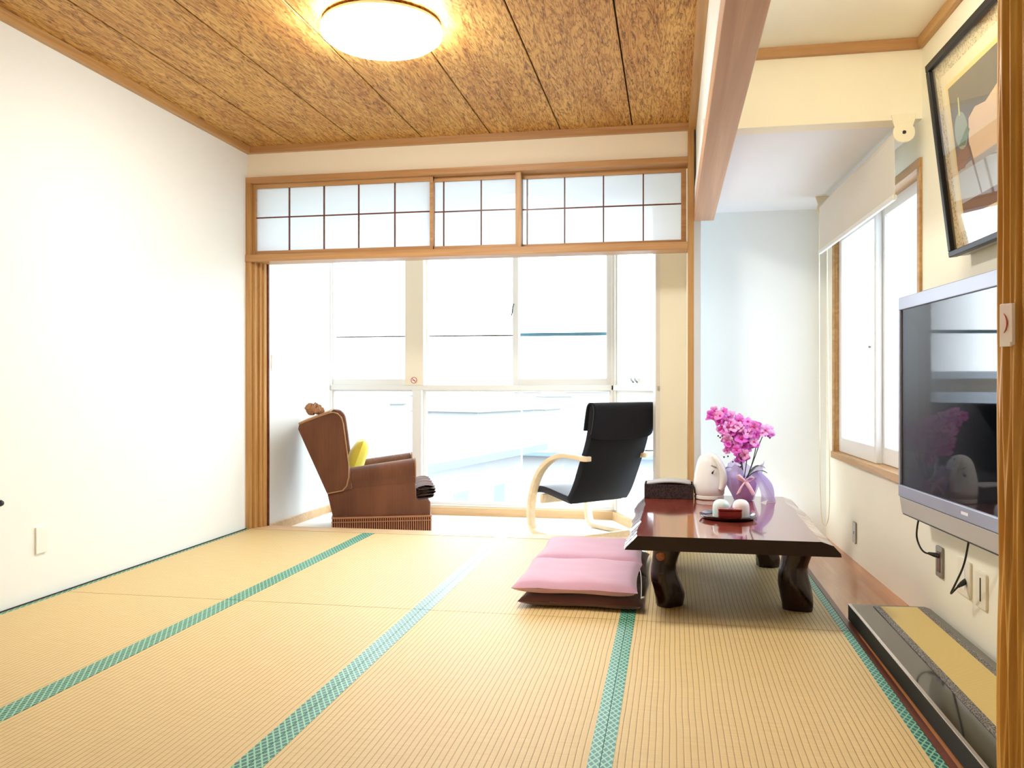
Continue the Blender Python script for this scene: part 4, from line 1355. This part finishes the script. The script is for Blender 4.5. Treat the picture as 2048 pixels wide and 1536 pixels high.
# ------------------------------------------------------------------ outside: neighbouring roofs, town, hills
M_hw = paint('house_wall_pale', srgb(160, 162, 164))
M_rf1 = mat('roof_blue_grey', srgb(108, 126, 148), 0.5)
M_rf2 = mat('roof_pale', srgb(124, 130, 138), 0.5)
M_rf3 = mat('roof_brown_grey', srgb(132, 128, 130), 0.6)
M_pane = mat('dark_pane', srgb(128, 146, 162), 0.3)
gr_m = mat('town_ground', srgb(130, 136, 130), 0.9)
gd = box('floor_outdoors', -700, 700, 8, 1400, -7.2, -7.0, gr_m)
struct(gd)
def house(loc, rz, w_, d_, h, rise, over, mw, mr, label, wins=(), hip=0.0, roof_pattern=False, name='house', group=None):
    e = empty(name, loc, rz)
    tag(e, label, 'house', group)
    MB().box(-w_ / 2, w_ / 2, -d_ / 2, d_ / 2, 0, h).build('walls', mw, e)
    o = over
    a, b = w_ / 2 + o, d_ / 2 + o
    t = 0.14
    rx = a - hip * (b)
    lo = [(-a, -b, h), (a, -b, h), (a, b, h), (-a, b, h)]
    up = [(-rx, 0, h + rise), (rx, 0, h + rise)]
    vs = lo + [(x, y, z + t) for x, y, z in lo] + [(x, y, z + t) for x, y, z in up]
    fs = [(3, 2, 1, 0), (0, 1, 5, 4), (1, 2, 6, 5), (2, 3, 7, 6), (3, 0, 4, 7), (4, 5, 9, 8), (6, 7, 8, 9), (5, 6, 9), (7, 4, 8)]
    MB().add(vs, fs).build('roof', mr, e)
    for (x0, x1, z0, z1) in wins:
        wf = MB().box(x0 - 0.05, x1 + 0.05, -d_ / 2 - 0.06, -d_ / 2 + 0.02, z0 - 0.05, z1 + 0.05).build('window', M_frame, e)
        MB().box(x0, x1, -d_ / 2 - 0.08, -d_ / 2 - 0.05, z0, z1).build('pane', M_pane, wf)
    return e
HG = 'houses below the sunroom windows'
# nearest house: eave runs from (-4.0,13.5) to (-3.37,16.2) near z -0.37
dirx = Vector((0.61, 2.71)).normalized()
ang = math.atan2(dirx.y, dirx.x)
e1 = house((-6.6, 16.4, -7.0), ang, 5.6, 5.6, 6.5, 1.0, 0.45, M_hw, M_rf1, 'pale house with blue-grey hipped roof seen low through the middle window',
           wins=((-2.2, -1.3, 4.9, 5.9), (-0.6, 0.0, 5.2, 5.95), (1.2, 1.7, 5.2, 5.9)), hip=0.8, group=HG)
house((-12.2, 24.5, -7.0), math.radians(20), 6.4, 5.5, 7.0, 1.2, 0.4, M_hw, M_rf2, 'white gabled house behind the brown armchair', group=HG)
house((0.6, 17.5, -7.0), math.radians(8), 4.2, 5.5, 5.6, 0.5, 0.4, M_hw, M_rf2, 'low white flat-roofed house seen below the black lounge chair', hip=0.6, group=HG)
random.seed(3)
kinds = [('grey', M_rf1), ('pale', M_rf2), ('brown-grey', M_rf3)]
far = []
for i in range(18):
    y = 34 + i * 15 + random.uniform(-1, 1)
    x = -y * (0.12 + 0.5 * ((i * 0.618) % 1))
    kn, mr = kinds[i % 3]
    hh = random.uniform(4.5, 6.2)
    house((x, y, -7.0), random.uniform(-0.7, 0.7), random.uniform(6, 10), random.uniform(5, 8), hh, random.uniform(1.0, 1.9), 0.4, M_hw, mr,
          'distant %s-roofed house in the hazy town below the windows' % kn, hip=random.choice([0, 0.7]), group='distant %s-roofed houses in the town' % kn)
# guard bars fixed across the outside of the upper windows
struct(box('trim_21', fx(-2.55), fx(-1.10), YW + 0.112, YW + 0.120, 1.355, 1.367, mat('guard_bar_grey', srgb(120, 124, 128), 0.6)))
struct(box('trim_22', fx(-1.10), fx(-0.42), YW + 0.105, YW + 0.125, 1.352, 1.378, mat('guard_bar_blue', srgb(96, 150, 176), 0.5)))
# far hills
def hills(name, y, x0, x1, base, amp, seed, m, label):
    n = 60
    ridge = []
    for i in range(n):
        t = i / (n - 1)
        x = x0 + (x1 - x0) * t
        z = base + amp * (0.5 + 0.5 * noise.noise(Vector((t * 5 + seed, 0, 0)))) * (math.sin(PI * t) ** 0.5) + amp * 0.1 * noise.noise(Vector((t * 30, seed, 0)))
        ridge.append((x, z))
    def P(u, v):
        i = int(round(u * (n - 1)))
        x, z = ridge[i]
        yy = y + (v - 0.5) * 300
        hh = max(0.02, math.sin(PI * v)) * (z + 7) - 7
        return (x, yy, hh)
    o = MB().grid(n, 9, P).build(name, m, smooth=True, auto=180)
    tag(o, label, 'hill')
    return o
hm = mat('hazy_hill', srgb(124, 130, 142), 0.9)
hills('hill', 900, -900, 100, 6, 14, 2.0, hm, 'faint pale hills on the horizon beyond the town')
hills('hill', 700, 150, 1100, 20, 150, 5.0, mat('blue_mountain', srgb(70, 100, 135), 0.9), 'blue mountain beyond the bay window, mirrored in the television')
